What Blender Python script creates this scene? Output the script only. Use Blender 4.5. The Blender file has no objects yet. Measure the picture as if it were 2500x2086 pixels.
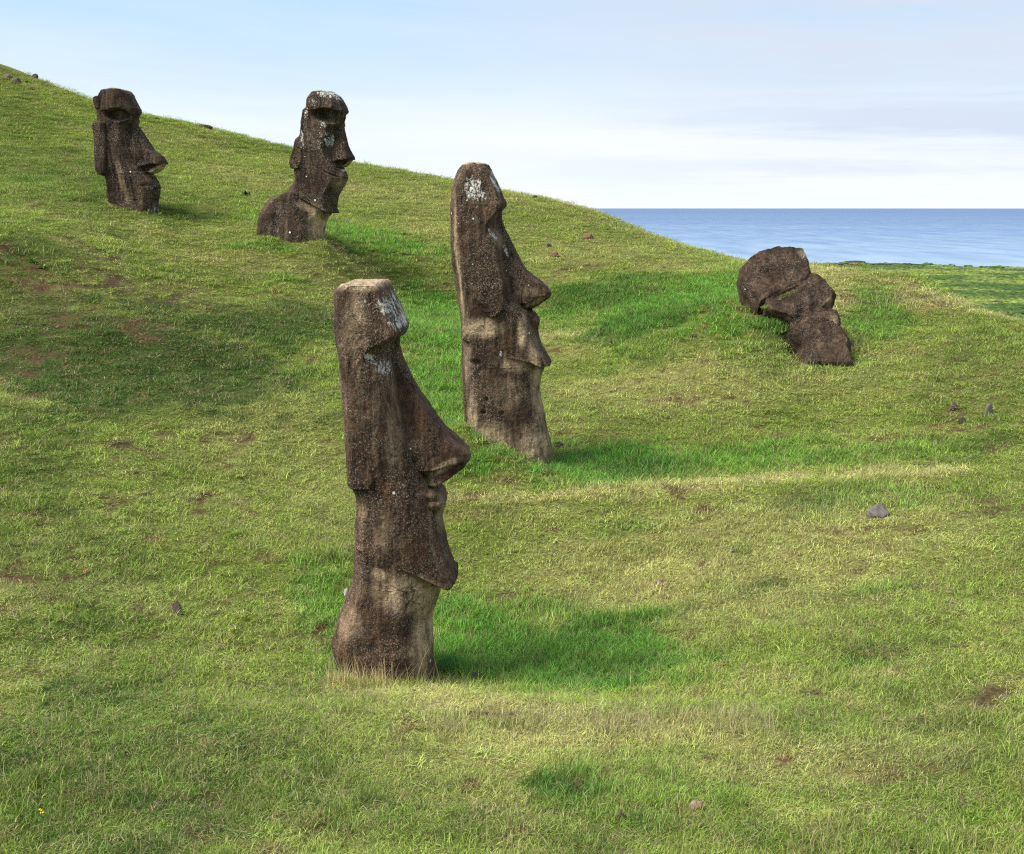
import bpy, math, random
import numpy as np
from mathutils import Vector

# ------------------------------------------------------------------ camera, sky, sun, exposure
F = 2680.0; PITCH = math.radians(11.3)          # focal length in photo pixels (2500 wide), downward pitch
SC = bpy.context.scene
COL = SC.collection
cd = bpy.data.cameras.new('camera'); cam = bpy.data.objects.new('camera', cd); COL.objects.link(cam)
cd.sensor_width = 36; cd.lens = 36*F/2500.0; cd.clip_start = .1; cd.clip_end = 200000
cam.location = (0, 0, 0); cam.rotation_euler = (math.pi/2 - PITCH, 0, 0)
SC.camera = cam
SC.view_settings.view_transform = 'Standard'; SC.view_settings.look = 'None'
SC.cycles.use_denoising = False; SC.cycles.pixel_filter_type = 'BLACKMAN_HARRIS'; SC.cycles.filter_width = 1.2
SC.view_settings.gamma = 1; SC.view_settings.exposure = 0.78; SC.view_settings.use_curve_mapping = False
SUN_AZ, SUN_EL = math.radians(-112), math.radians(54)    # azimuth from +Y towards +X
sunv = Vector((math.sin(SUN_AZ)*math.cos(SUN_EL), math.cos(SUN_AZ)*math.cos(SUN_EL), math.sin(SUN_EL)))
sl = bpy.data.lights.new('sun', 'SUN'); so = bpy.data.objects.new('sun', sl); COL.objects.link(so)
sl.energy = 4.0; sl.angle = math.radians(32); sl.color = (1, .95, .86)
so.rotation_euler = (-sunv).to_track_quat('-Z', 'Y').to_euler()

def N(nt, typ, **kw):
    n = nt.nodes.new(typ)
    for k, v in kw.items():
        if k == 'inp':
            for kk, vv in v.items(): n.inputs[kk].default_value = vv
        else: setattr(n, k, v)
    return n
def L(nt, a, b): nt.links.new(a, b)
def ramp(nt, src, pts, interp='LINEAR'):
    r = N(nt, 'ShaderNodeValToRGB'); r.color_ramp.interpolation = interp
    e = r.color_ramp.elements
    while len(e) > 2: e.remove(e[-1])
    for i, (p, c) in enumerate(pts):
        if i > 1: e.new(p)
        e[i].position = p
        e[i].color = (c, c, c, 1) if not hasattr(c, '__len__') else (*c, 1)
    L(nt, src, r.inputs[0]); return r.outputs[0]
def mixc(nt, f, a, b, mode='MIX'):
    m = N(nt, 'ShaderNodeMix', data_type='RGBA', blend_type=mode)
    for s, v in ((m.inputs[0], f), (m.inputs[6], a), (m.inputs[7], b)):
        if hasattr(v, 'links'): L(nt, v, s)
        elif hasattr(v, '__len__'): s.default_value = (*v, 1)
        else: s.default_value = v
    return m.outputs[2]
def mth(nt, op, a, b=0.0, c=None, clamp=False):
    m = N(nt, 'ShaderNodeMath', operation=op, use_clamp=clamp)
    for s, v in zip(m.inputs, (a, b, c)):
        if v is None: continue
        if hasattr(v, 'links'): L(nt, v, s)
        else: s.default_value = v
    return m.outputs[0]
def noise(nt, vec, scale, detail=4, rough=.55, mapscale=None, w=0.0):
    if mapscale is not None:
        mp = N(nt, 'ShaderNodeMapping'); mp.inputs['Scale'].default_value = mapscale
        mp.inputs['Location'].default_value = (w, w*1.7, w*.6)
        L(nt, vec, mp.inputs[0]); vec = mp.outputs[0]
    n = N(nt, 'ShaderNodeTexNoise', inp={'Scale': scale, 'Detail': detail, 'Roughness': rough})
    L(nt, vec, n.inputs['Vector']); return n.outputs[0]

W = bpy.data.worlds.new('World'); SC.world = W; W.use_nodes = True
wt = W.node_tree; bg = wt.nodes['Background']
sky = N(wt, 'ShaderNodeTexSky', sky_type='NISHITA', sun_disc=False)
sky.sun_elevation = SUN_EL; sky.sun_rotation = SUN_AZ; sky.air_density = 1.0; sky.dust_density = .6; sky.ozone_density = 2.0
tc = N(wt, 'ShaderNodeTexCoord'); sx = N(wt, 'ShaderNodeSeparateXYZ'); L(wt, tc.outputs['Generated'], sx.inputs[0])
# thin cirrus and a veil that thickens to the horizon; stronger lavender-grey deck to the right
az = mth(wt, 'ARCTAN2', sx.outputs[0], sx.outputs[1])
el = mth(wt, 'ARCSINE', sx.outputs[2])
cv = N(wt, 'ShaderNodeCombineXYZ')
L(wt, mth(wt, 'MULTIPLY', az, 1.0), cv.inputs[0])
L(wt, mth(wt, 'ADD', mth(wt, 'MULTIPLY', el, 9.0), mth(wt, 'MULTIPLY', az, .55)), cv.inputs[1])
nA = noise(wt, cv.outputs[0], 2.6, 8, .58, (1, 1, 1), 3.1)
cv2 = N(wt, 'ShaderNodeCombineXYZ')
L(wt, az, cv2.inputs[0]); L(wt, mth(wt, 'MULTIPLY', el, 16.0), cv2.inputs[1])
nB = noise(wt, cv2.outputs[0], 2.0, 7, .6, (1, 1, 1), 7.7)
cv3 = N(wt, 'ShaderNodeCombineXYZ')
L(wt, az, cv3.inputs[0]); L(wt, mth(wt, 'MULTIPLY', el, 3.5), cv3.inputs[1])
nC = noise(wt, cv3.outputs[0], 9.0, 8, .62, (1, 1, 1), 1.7)
veil = ramp(wt, el, [(0, .97), (.06, .93), (.10, .62), (.17, .22), (.5, .2), (1, .2)])
veil = mth(wt, 'ADD', veil, mth(wt, 'MULTIPLY', mth(wt, 'SUBTRACT', nA, .5), .55), clamp=True)
skyc = mixc(wt, 1.0, sky.outputs[0], (.085, .085, .085), 'MULTIPLY')
base = mixc(wt, veil, mixc(wt, .85, skyc, (.47, .76, 1.05)), (.95, 1.0, 1.06))
rgt = mth(wt, 'MULTIPLY', ramp(wt, mth(wt, 'ADD', az, mth(wt, 'MULTIPLY', el, 1.3)), [(.0, 0), (.1, .12), (.42, .95), (.6, 1)]),
          ramp(wt, el, [(0, 0), (.035, .25), (.09, .55), (.14, 1), (.6, .9), (1, .9)]))
deck = mth(wt, 'MULTIPLY', rgt, ramp(wt, mth(wt, 'ADD', mth(wt, 'MULTIPLY', nA, .6), mth(wt, 'MULTIPLY', nC, .4)), [(.40, .42), (.56, 1)]))
base = mixc(wt, mth(wt, 'MULTIPLY', deck, .9), base, (.70, .75, .87))
streak = mth(wt, 'MULTIPLY', ramp(wt, nB, [(.46, 0), (.60, 1)]), ramp(wt, el, [(0, 0), (.02, .45), (.06, 1), (.1, .5), (.14, .1), (1, 0)]))
streak = mth(wt, 'MULTIPLY', streak, ramp(wt, az, [(.0, .15), (.3, .9)]))
base = mixc(wt, mth(wt, 'MULTIPLY', streak, .85), base, (.62, .72, .89))
L(wt, base, bg.inputs[0]); bg.inputs[1].default_value = .60

# ------------------------------------------------------------------ maths helpers
rng = np.random.default_rng(11)
PERM = np.random.default_rng(5).permutation(4096).astype(np.int64)
RND = np.random.default_rng(6).random(4096)
def vnoise(p, seed=0):
    p = np.asarray(p, float)
    i = np.floor(p).astype(np.int64); f = p - i; f = f*f*(3-2*f)
    def h(dx, dy, dz):
        a = PERM[(i[..., 0]+dx+seed*131) & 4095]
        b = PERM[(a+i[..., 1]+dy) & 4095]
        return RND[PERM[(b+i[..., 2]+dz) & 4095]]
    x, y, z = f[..., 0], f[..., 1], f[..., 2]
    def lx(dy, dz): return h(0, dy, dz)*(1-x)+h(1, dy, dz)*x
    def ly(dz): return lx(0, dz)*(1-y)+lx(1, dz)*y
    return (ly(0)*(1-z)+ly(1)*z)*2-1
def fbm(p, seed=0, oct=3, gain=.5):
    s = 0; a = 1; q = np.asarray(p, float)
    for k in range(oct):
        s = s+a*vnoise(q, seed+k); q = q*2.03+11.3; a *= gain
    return s
def fbm2(x, y, sc, seed=0, oct=3, gain=.5):
    return fbm(np.stack([x*sc, y*sc, np.full_like(x, .37+seed)], -1), seed, oct, gain)
def sstep(a, b, x):
    t = np.clip((x-a)/(b-a), 0, 1); return t*t*(3-2*t)
CT, ST = math.cos(PITCH), math.sin(PITCH)
def ray(px, py):
    a = (px-1250)/F; b = -(py-1043)/F
    return np.array([a, CT+b*ST, b*CT-ST])
def at(px, py, Y):
    d = ray(px, py); return d*(Y/d[1])

# ------------------------------------------------------------------ terrain: a surface through surveyed points
CP = []
def row(py, *pts):
    for px, Y in pts: CP.append(at(px, py, Y))
row(2086, (0, 4.6), (600, 4.7), (1250, 4.8), (1900, 4.8), (2500, 4.7))
row(1900, (0, 5.5), (600, 5.8), (1250, 6.0), (1900, 5.95), (2500, 5.7))
row(1750, (0, 6.5), (600, 7.0), (1150, 7.4), (1700, 7.4), (2500, 6.7))
row(1650, (0, 7.4), (600, 8.5), (940, 9.3), (1250, 9.6), (1700, 8.9), (2200, 8.0), (2500, 7.6))
row(1540, (0, 8.4), (600, 9.8), (1150, 10.9), (1600, 10.3), (2100, 9.2), (2500, 8.7))
row(1400, (0, 9.8), (500, 11.2), (1100, 12.3), (1500, 12.2), (2100, 10.8), (2500, 10.2))
row(1250, (0, 11.7), (500, 13.2), (1100, 13.8), (1500, 13.6), (2100, 12.4), (2500, 11.9))
row(1200, (1250, 14.4), (1500, 14.3), (1800, 14.0), (2250, 13.2))
row(1140, (0, 13.2), (500, 15.0), (960, 15.6), (1350, 15.7), (1560, 15.9), (1900, 15.5), (2500, 13.9))
row(1090, (1150, 15.9), (1350, 17.0), (1700, 17.0), (2200, 16.0))
row(1043, (0, 14.6), (500, 16.4), (1080, 16.6), (1500, 18.0), (2000, 17.4), (2500, 15.8))
row(900, (0, 18.0), (500, 19.4), (1020, 20.6), (1500, 21.0), (2000, 20.0), (2500, 18.2))
row(860, (0, 18.8), (250, 19.0))
row(800, (0, 19.8), (250, 20.0), (600, 22.2), (1000, 24.0), (1500, 24.5), (2100, 23.0), (2500, 21.0))
row(700, (0, 21.4), (250, 22.6), (550, 25.5), (900, 28.4), (1500, 29.0), (1800, 27.0), (2280, 26.0))
row(600, (0, 23.0), (250, 25.5), (500, 28.3), (720, 28.3), (900, 31.0), (1400, 34.5))
for _p in ((640, 580, 28.6), (790, 596, 28.4), (257, 507, 30.5), (390, 531, 30.4), (1140, 1032, 15.8), (1165, 1064, 15.6), (1250, 1106, 15.4), (1345, 1146, 15.5), (1830, 728, 22.5), (1852, 757, 21.5), (1870, 775, 21.3), (1905, 786, 21.15), (1928, 808, 21.1), (1940, 860, 21.0), (2060, 870, 20.9)): CP.append(at(*_p))
row(545, (0, 24.6), (250, 28.5), (450, 30.5), (900, 36), (1300, 38))
row(470, (0, 31), (450, 35), (900, 43), (1150, 44))
row(380, (0, 39), (450, 45), (640, 51))
row(300, (0, 45), (250, 49))
CREST = [(0, 157, 58), (230, 248, 57), (400, 290, 56), (500, 310, 56), (690, 360, 54), (880, 402, 51), (1000, 422, 49), (1100, 441, 47),
         (1290, 479, 44), (1430, 511, 42), (1520, 548, 40), (1600, 581, 39), (1700, 611, 37), (1785, 640, 34.5), (1900, 648, 32), (2060, 668, 29.5), (2300, 728, 26), (2500, 786, 22.6)]
for px, py, Y in CREST:
    CP.append(at(px, py, Y))
    for dY, dz in ((9, -1.1), (22, -3.6)):
        p = at(px, py, Y+dY); slope = p[2]/p[1]
        p[2] = (Y+dY)*min(slope, .03)+dz if slope > .03 else p[2]+dz
        if slope > .03: p[2] = at(px, py, Y)[2]+dz*.7
        CP.append(p)
row(157, (-500, 50)); row(600, (-500, 24)); row(1200, (-500, 11.5), (3000, 12)); row(1700, (-500, 6.6), (3000, 6.8)); row(850, (3000, 17.5)); row(470, (-500, 32)); row(790, (2900, 21))
for X in (-9, -3, 3, 9):
    CP.append(np.array([X, 1.5, -2.2])); CP.append(np.array([X, -6, -1.2 if X < 0 else -1.6]))
CP = np.array(CP)
def tps_k(a, b):
    d2 = (a[:, None, 0]-b[None, :, 0])**2+(a[:, None, 1]-b[None, :, 1])**2
    return .5*d2*np.log(d2+1e-9)
_S = 10.0
_c = CP[:, :2]/_S; _n = len(_c)
_A = np.zeros((_n+3, _n+3)); _A[:_n, :_n] = tps_k(_c, _c)+np.eye(_n)*2e-4
_P = np.c_[np.ones(_n), _c]; _A[:_n, _n:] = _P; _A[_n:, :_n] = _P.T
_w = np.linalg.solve(_A, np.r_[CP[:, 2], 0, 0, 0])
def coast_r(th):   # distance of the shore by bearing
    return 1235+26*np.sin(th*23+1)+18*np.sin(th*61)+10*np.sin(th*150+2)
SEA = -60.0
def height(x, y, micro=True):
    x = np.asarray(x, float).ravel(); y = np.asarray(y, float).ravel()
    z = np.empty_like(x)
    for i in range(0, len(x), 20000):
        q = np.c_[x[i:i+20000], y[i:i+20000]]/_S
        z[i:i+20000] = tps_k(q, _c)@_w[:_n]+_w[_n]+q@_w[_n+1:]
    r = np.hypot(x, y); th = np.arctan2(x, y)
    far = -3.0-.15*np.maximum(r-30, 0)
    plain = -44-14*sstep(400, 1200, r)+(fbm2(x, y, 1/70., 3, 4)*1.1)*sstep(300, 500, r)
    k = 6.0
    far = np.maximum(far, plain)+0*k
    cr = coast_r(th)
    far = np.where(r > cr-40, far-(sstep(cr-14, cr+14, r))*9, far)
    rb = np.interp(th, [-.8, -.45, -.2, .0, .1, .2, .45, .8], [84, 82, 78, 68, 60, 52, 44, 40])
    w = sstep(rb-12, rb+14, r)
    w = np.where(y < -8, np.maximum(w, sstep(8, 30, -y)), w)
    z = np.clip(z, -30, 14)
    back = np.where(y < 0, -1.5, far)
    z = z*(1-w)+back*w
    if micro:
        m = 1-sstep(60, 120, r)
        _rel = 0
        for (ax, ay), (bx_, by_), hh, wd in RIMS:
            tt = np.clip(((x-ax)*(bx_-ax)+(y-ay)*(by_-ay))/((bx_-ax)**2+(by_-ay)**2), 0, 1)
            d_ = np.hypot(x-ax-tt*(bx_-ax), y-ay-tt*(by_-ay)); _rel = np.maximum(_rel, hh*np.exp(-(d_/wd)**2))
        z = z+_rel+m*(.045*fbm2(x, y, .55, 21, 2)+.022*fbm2(x, y, 1.9, 23, 2)+.012*fbm2(x, y, 6., 25, 2))
    return z
RIMS = []
_pl = [(1060, 1224), (1300, 1214), (1600, 1190), (1900, 1168), (2300, 1155)]
_q = [ (lambda p: (p[0], p[1]))(at(px, py, Y)) for (px, py), Y in zip(_pl, (13.9, 14.1, 14.2, 14.0, 13.6))]
RIMS += [(_q[i], _q[i+1], .10, .45) for i in range(4)]
_pl = [(1050, 1712), (1350, 1752), (1650, 1790), (2100, 1890)]
_q = [ (lambda p: (p[0], p[1]))(at(px, py, Y)) for (px, py), Y in zip(_pl, (8.2, 7.7, 7.3, 6.2))]
RIMS += [(_q[i], _q[i+1], .07, .45) for i in range(3)]
def ground_at(px, py, hint=None):
    d = ray(px, py); d = d/d[1]
    Ys = np.geomspace(3.2, 70, 420)
    z = height(d[0]*Ys, Ys)
    k = np.nonzero(z > d[2]*Ys)[0]
    if len(k) == 0: Y = hint or 50.; return np.array([d[0]*Y, Y, float(height([d[0]*Y], [Y])[0])])
    j = k[0]; a, b = Ys[max(j-1, 0)], Ys[j]
    for _ in range(14):
        m = .5*(a+b)
        if height([d[0]*m], [m])[0] > d[2]*m: b = m
        else: a = m
    return np.array([d[0]*b, b, d[2]*b])

# ------------------------------------------------------------------ vegetation map (which grass grows where, with some shade painted into the tint)
LUSH = [(1180, 1590, 190, 75, 1), (1420, 1620, 260, 90, .95), (1120, 1500, 110, 60, .9), (1250, 1480, 170, 50, .55), (790, 1500, 90, 130, .6), (1500, 1570, 170, 70, .7),
        (1480, 1130, 240, 60, 1), (1800, 1120, 300, 38, .7), (1150, 1120, 90, 50, .8), (1080, 960, 90, 110, .75), (1060, 790, 90, 110, .8), (2150, 1100, 200, 30, .45), (1050, 1150, 120, 40, .5),
        (1500, 730, 190, 60, .7), (1680, 740, 120, 70, .9), (1850, 760, 80, 90, .8), (2110, 760, 90, 70, .7), (1960, 870, 160, 40, .3),
        (840, 570, 120, 25, .7), (640, 600, 110, 14, .5), (700, 680, 60, 12, .5), (2100, 1220, 160, 40, .3), (1530, 1290, 90, 22, .35), (2170, 1437, 90, 16, .4),
        (1380, 1920, 110, 50, .6), (1560, 1950, 260, 60, .3), (2130, 1610, 120, 30, .25), (1600, 1870, 200, 40, .2)]
DARK_AND_SHADE = [(200, 860, 470, 150, .85), (60, 740, 240, 170, .62), (620, 800, 200, 60, .6), (250, 1900, 600, 260, .50), (100, 1450, 300, 260, .32), (0, 1100, 200, 160, .4), (1250, 2060, 1300, 70, .38), (250, 1980, 520, 130, .35), (2300, 1980, 400, 120, .3), (700, 1780, 260, 90, .25), (1000, 1960, 260, 60, .3), (1890, 620, 60, 12, .2), (2250, 1800, 420, 200, .28), (150, 480, 260, 70, .25), (1150, 2040, 500, 90, .25), (2450, 950, 180, 160, .3), (420, 850, 270, 70, .95), (120, 930, 190, 70, .95), (600, 800, 170, 45, .85), (760, 770, 130, 40, .7), (250, 930, 300, 60, .5), (90, 760, 200, 110, .35), (330, 990, 260, 45, .3),  # dark grass, plus shade painted into the tint on left bank and lower corners
        (1350, 1925, 60, 26, .75), (1425, 1950, 75, 18, .6), (1320, 1962, 46, 16, .5), (1400, 1985, 50, 14, .4), (1190, 2000, 110, 40, .6), (1470, 720, 150, 40, .55), (1600, 790, 120, 30, .5), (1580, 1150, 150, 30, .55), (2130, 1600, 120, 26, .5), (2330, 1730, 260, 90, .35),
        (2450, 2000, 200, 110, .25), (150, 420, 200, 60, .45), (300, 470, 180, 45, .3), (1960, 1220, 110, 36, .5), (1010, 1235, 150, 22, .35), (2400, 880, 160, 40, .35), (1450, 1660, 160, 25, .4), (60, 300, 90, 60, .3), (1850, 1435, 60, 14, .5), (1820, 1460, 80, 14, .3)]
BARE = [(260, 680, 75, 40, .8), (330, 800, 60, 28, .9), (60, 870, 110, 30, .9), (100, 690, 110, 50, .7), (10, 620, 45, 40, 1), (420, 720, 60, 30, .6), (200, 610, 80, 22, .4), (150, 780, 100, 26, .6), (60, 910, 60, 14, .9),
        (1445, 650, 58, 6, 1), (1375, 664, 34, 7, 1), (1436, 579, 13, 5, 1), (1376, 603, 14, 4, .8), (620, 718, 35, 8, .7), (430, 735, 90, 22, .5), (540, 705, 60, 12, .4),
        (2420, 1240, 110, 30, .6), (2330, 1010, 60, 22, .7), (2440, 1090, 40, 12, .8), (2130, 1228, 16, 5, 1), (1595, 1515, 22, 9, 1), (1410, 1545, 16, 8, 1), (2280, 1750, 110, 40, .4),
        (450, 2050, 60, 25, .8), (560, 1960, 90, 22, .6), (300, 1920, 60, 22, .5), (120, 1465, 70, 14, .9), (330, 1480, 30, 20, .7), (90, 1260, 40, 12, .8), (260, 1450, 30, 14, .6), (540, 1380, 50, 14, .4), (2200, 1880, 160, 30, .4), (2380, 2070, 50, 20, .7), (134, 523, 26, 6, .9), (70, 1640, 60, 20, .4), (860, 1690, 90, 15, .3), (640, 1365, 60, 12, .4)]
DRY = [(1750, 1380, 620, 170, .62), (1650, 930, 380, 80, .5), (800, 1200, 120, 120, .35), (750, 660, 200, 40, .45), (1350, 1850, 500, 60, .35), (620, 1060, 220, 120, .3), (1000, 480, 420, 40, .3), (1400, 620, 200, 40, .3), (1450, 1800, 420, 40, .8), (1150, 1740, 200, 30, .6), (2000, 1860, 420, 60, .4), (1800, 1330, 500, 60, .5), (1700, 1200, 240, 22, .6), (2300, 745, 260, 18, .9), (2100, 700, 160, 12, .8), (800, 690, 90, 28, .6), (880, 660, 80, 30, .5),
       (560, 640, 150, 20, .5), (1850, 800, 60, 60, .25), (1700, 950, 300, 60, .5), (600, 1100, 160, 100, .3), (1500, 1450, 200, 40, .4), (1250, 1260, 200, 30, .3), (1300, 500, 200, 30, .3), (1100, 560, 160, 40, .3)]
for _l, _h, _s in (([(1040, 1225), (1150, 1212), (1300, 1214), (1450, 1204), (1600, 1190), (1750, 1180), (1900, 1168), (2100, 1160), (2300, 1155)], 15, .85),
                    ([(900, 1690), (1050, 1712), (1200, 1735), (1350, 1752), (1500, 1768), (1650, 1790), (1800, 1815), (1950, 1850), (2100, 1890)], 30, .7),
                    ([(1950, 660), (2050, 676), (2150, 692), (2250, 712), (2350, 735), (2450, 765)], 12, .9)):
    for _p in _l: DRY.append((_p[0], _p[1], 110, _h, _s))
def to_world(lst):
    o = []
    for px, py, rx, ry, s in lst:
        c = ground_at(px, py); a = ground_at(px+rx, py)-ground_at(px-rx, py)
        u = ground_at(px, py-ry); v = ground_at(px, min(py+ry, 2080))
        h = max(abs(u[1]-v[1])/2, .05); h = min(h, 6.)
        o.append((c[0], .5*(u[1]+v[1]) if abs(u[1]-v[1]) < 12 else c[1], max(np.hypot(a[0], a[1])/2, .05), h, s))
    return o
LUSH, DARK_AND_SHADE, BARE, DRY = map(to_world, (LUSH, DARK_AND_SHADE, BARE, DRY))
def field(lst, x, y, jit):
    m = np.zeros_like(x)
    for cx, cy, rx, ry, s in lst:
        k = cx/max(cy, 1)                      # axis follows the sight line's bearing roughly
        dx = (x-cx-(y-cy)*k)/rx; dy = (y-cy)/ry
        d = np.sqrt(dx*dx+dy*dy)+jit
        m = np.maximum(m, s*(1-sstep(.55, 1.25, d)))
    return m
def veg(x, y):
    n1 = fbm2(x, y, .28, 41, 3); n2 = fbm2(x, y, 1.1, 43, 3); n3 = fbm2(x, y, 4.2, 45, 2); n4 = fbm2(x, y, .09, 47, 2)
    jit = .38*n2+.30*n3
    lush = field(LUSH, x, y, jit); dark = field(DARK_AND_SHADE, x, y, jit)
    bare = field(BARE, x, y, .5*n3+.45*n2)*sstep(-.35, .35, n3+.5*fbm2(x, y, 9., 49, 2)+.15)
    bare = np.maximum(bare, .8*sstep(.50, .85, n3*.8+n2*.45+.10))
    dry = np.clip(field(DRY, x, y, jit)+.42*sstep(-.2, .9, n2*.8+n3*.4)+.18*sstep(-.1, .8, n1), 0, 1)
    dark = np.clip(dark+.36*sstep(.05, .9, -.8*n2-.7*n3)*(1-.6*lush)+.30*sstep(.2, 1.0, fbm2(x, y, 7.5, 51, 2)), 0, 1)
    lush = np.clip(lush+.22*sstep(.2, 1.0, n4-n1*.5)-.3*bare, 0, 1)
    return lush, dark, bare, dry*(1-.75*lush)
C_MID = np.array([.248, .345, .052]); C_LUSH = np.array([.125, .310, .038]); C_DARK_SHADE = np.array([.034, .098, .015])  # the darkest tint serves dark grass and painted shade alike
C_DRY = np.array([.62, .57, .22]); C_SOIL = np.array([.14, .085, .055]); C_RED = np.array([.22, .085, .045])
def mix3(a, b, w): return a*(1-w[:, None])+b*w[:, None]
def ground_colour(x, y):
    lush, dark, bare, dry = veg(x, y)
    c = np.repeat(C_MID[None], len(x), 0)
    c = mix3(c, C_DRY, dry*.75); c = mix3(c, C_LUSH, lush); c = mix3(c, C_DARK_SHADE, dark*.8)
    red = np.clip(.5+.8*fbm2(x, y, .6, 61, 2), 0, 1)
    s = C_SOIL*(1-.7*red[:, None])+C_RED*.7*red[:, None]
    return mix3(c, s, np.clip(bare*1.1, 0, .95)), bare

# ------------------------------------------------------------------ object helpers
def tag(o, label=None, cat=None, group=None, kind=None):
    if label: o['label'] = label
    if cat: o['category'] = cat
    if group: o['group'] = group
    if kind: o['kind'] = kind
    return o
def mesh_obj(name, v, f, mat, parent=None, smooth=True, attrs=None):
    me = bpy.data.meshes.new(name)
    v = np.asarray(v, np.float32); f = np.asarray(f, np.int32)
    k = f.shape[1]
    me.vertices.add(len(v)); me.vertices.foreach_set('co', v.ravel())
    me.loops.add(f.size); me.loops.foreach_set('vertex_index', f.ravel())
    me.polygons.add(len(f)); me.polygons.foreach_set('loop_start', np.arange(0, f.size, k, dtype=np.int32))
    me.polygons.foreach_set('loop_total', np.full(len(f), k, np.int32))
    if smooth: me.polygons.foreach_set('use_smooth', np.ones(len(f), bool))
    for an, (t, d) in (attrs or {}).items():
        a = me.attributes.new(an, t, 'POINT')
        d = np.asarray(d, np.float32)
        if t == 'FLOAT_COLOR':
            if d.shape[1] == 3: d = np.c_[d, np.ones(len(d))]
            a.data.foreach_set('color', d.astype(np.float32).ravel())
        else: a.data.foreach_set('value', d.ravel())
    me.update(); me.validate()
    if mat: me.materials.append(mat)
    o = bpy.data.objects.new(name, me); COL.objects.link(o)
    if parent: o.parent = parent
    return o
def newmat(name):
    m = bpy.data.materials.new(name); m.use_nodes = True
    return m, m.node_tree, m.node_tree.nodes['Principled BSDF']

# ------------------------------------------------------------------ ground sheet
gm, nt, bs = newmat('turf_and_soil')
at1 = N(nt, 'ShaderNodeAttribute', attribute_name='col')
geo = N(nt, 'ShaderNodeNewGeometry')
n_a = noise(nt, geo.outputs['Position'], 22, 6, .7)
n_b = noise(nt, geo.outputs['Position'], 4.5, 5, .6)
cc = mixc(nt, ramp(nt, n_a, [(.35, .0), (.65, 1)]), mixc(nt, 1, at1.outputs[0], (.15, .14, .18), 'MULTIPLY'), mixc(nt, 1, at1.outputs[0], (.60, .56, .52), 'MULTIPLY'))
cc = mixc(nt, mth(nt, 'MULTIPLY', ramp(nt, n_b, [(.4, 0), (.75, 1)]), .3), cc, (.14, .11, .055))
L(nt, cc, bs.inputs['Base Color']); bs.inputs['Roughness'].default_value = 1; bs.inputs['Specular IOR Level'].default_value = .1
bp = N(nt, 'ShaderNodeBump', inp={'Strength': .9, 'Distance': .03}); L(nt, n_a, bp.inputs['Height']); L(nt, bp.outputs[0], bs.inputs['Normal'])
ths = np.radians(np.unique(np.r_[np.arange(-180, -40, 4.), np.arange(-40, 40.01, .16), np.arange(44, 180, 4.)]))
rs = np.r_[0.02, np.geomspace(.5, 3.0, 12)[:-1], np.geomspace(3.0, 1330, 900)]
TH, R = np.meshgrid(ths, rs)
gx, gy = (R*np.sin(TH)).ravel(), (R*np.cos(TH)).ravel()
gz = height(gx, gy)
nr, nc = TH.shape
idx = np.arange(nr*nc).reshape(nr, nc)
nx = np.roll(idx, -1, 1)
faces = np.stack([idx[:-1], nx[:-1], nx[1:], idx[1:]], -1).reshape(-1, 4)
gcol, gbare = ground_colour(gx, gy)
rr_ = np.hypot(gx, gy)
pl = sstep(150, 300, rr_)
nn = fbm2(gx, gy, 1/38., 71, 4); nn2 = fbm2(gx, gy, 1/9., 73, 2)
pc = mix3(np.repeat(np.array([[.15, .20, .045]]), len(gx), 0), np.array([.19, .135, .095]), sstep(-.1, .55, nn+.3*nn2+.5*sstep(1120, 1200, rr_)-.12))
gcol = mix3(gcol, pc, pl)
gcol = mix3(gcol, np.array([.09, .075, .07]), sstep(-16, 0, rr_-coast_r(np.arctan2(gx, gy))))
ground = mesh_obj('ground', np.c_[gx, gy, gz], faces, gm, attrs={'col': ('FLOAT_COLOR', gcol)})
tag(ground, 'rolling grassy hillside falling to a scrubby coastal plain', kind='structure')

# ------------------------------------------------------------------ sea
sm, nt, bs = newmat('sea_water')
geo = N(nt, 'ShaderNodeNewGeometry')
w1 = noise(nt, geo.outputs['Position'], 1, 6, .6, (.02, .0045, 1), 5)
w2 = noise(nt, geo.outputs['Position'], 1, 6, .7, (.06, .016, 1), 9)
w3 = noise(nt, geo.outputs['Position'], 1, 3, .5, (.0005, .0018, 1), 2)
dd = N(nt, 'ShaderNodeVectorMath', operation='LENGTH'); L(nt, geo.outputs['Position'], dd.inputs[0])
dist = mth(nt, 'DIVIDE', dd.outputs['Value'], 12000.)
deep = ramp(nt, dist, [(.10, (.215, .298, .395)), (.17, (.165, .243, .345)), (.4, (.110, .175, .275)), (1, (.090, .146, .24))])
deep = mixc(nt, ramp(nt, w1, [(.35, 0), (.65, 1)]), mixc(nt, 1, deep, (.74, .80, .88), 'MULTIPLY'), mixc(nt, 1, deep, (1.25, 1.18, 1.10), 'MULTIPLY'))
deep = mixc(nt, mth(nt, 'MULTIPLY', ramp(nt, w2, [(.45, 0), (.7, 1)]), .35), deep, (.25, .34, .52))
deep = mixc(nt, mth(nt, 'MULTIPLY', ramp(nt, w3, [(.4, 0), (.6, 1)]), .25), deep, (.07, .13, .33))
L(nt, deep, bs.inputs['Base Color']); bs.inputs['Roughness'].default_value = .55; bs.inputs['Specular IOR Level'].default_value = .12; bs.inputs['IOR'].default_value = 1.33
ths2 = np.radians(np.linspace(-70, 70, 141)); rs2 = np.geomspace(900, 90000, 60)
TH, R = np.meshgrid(ths2, rs2); nr, nc = TH.shape
idx = np.arange(nr*nc).reshape(nr, nc)
faces = np.stack([idx[:-1, :-1], idx[:-1, 1:], idx[1:, 1:], idx[1:, :-1]], -1).reshape(-1, 4)
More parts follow.
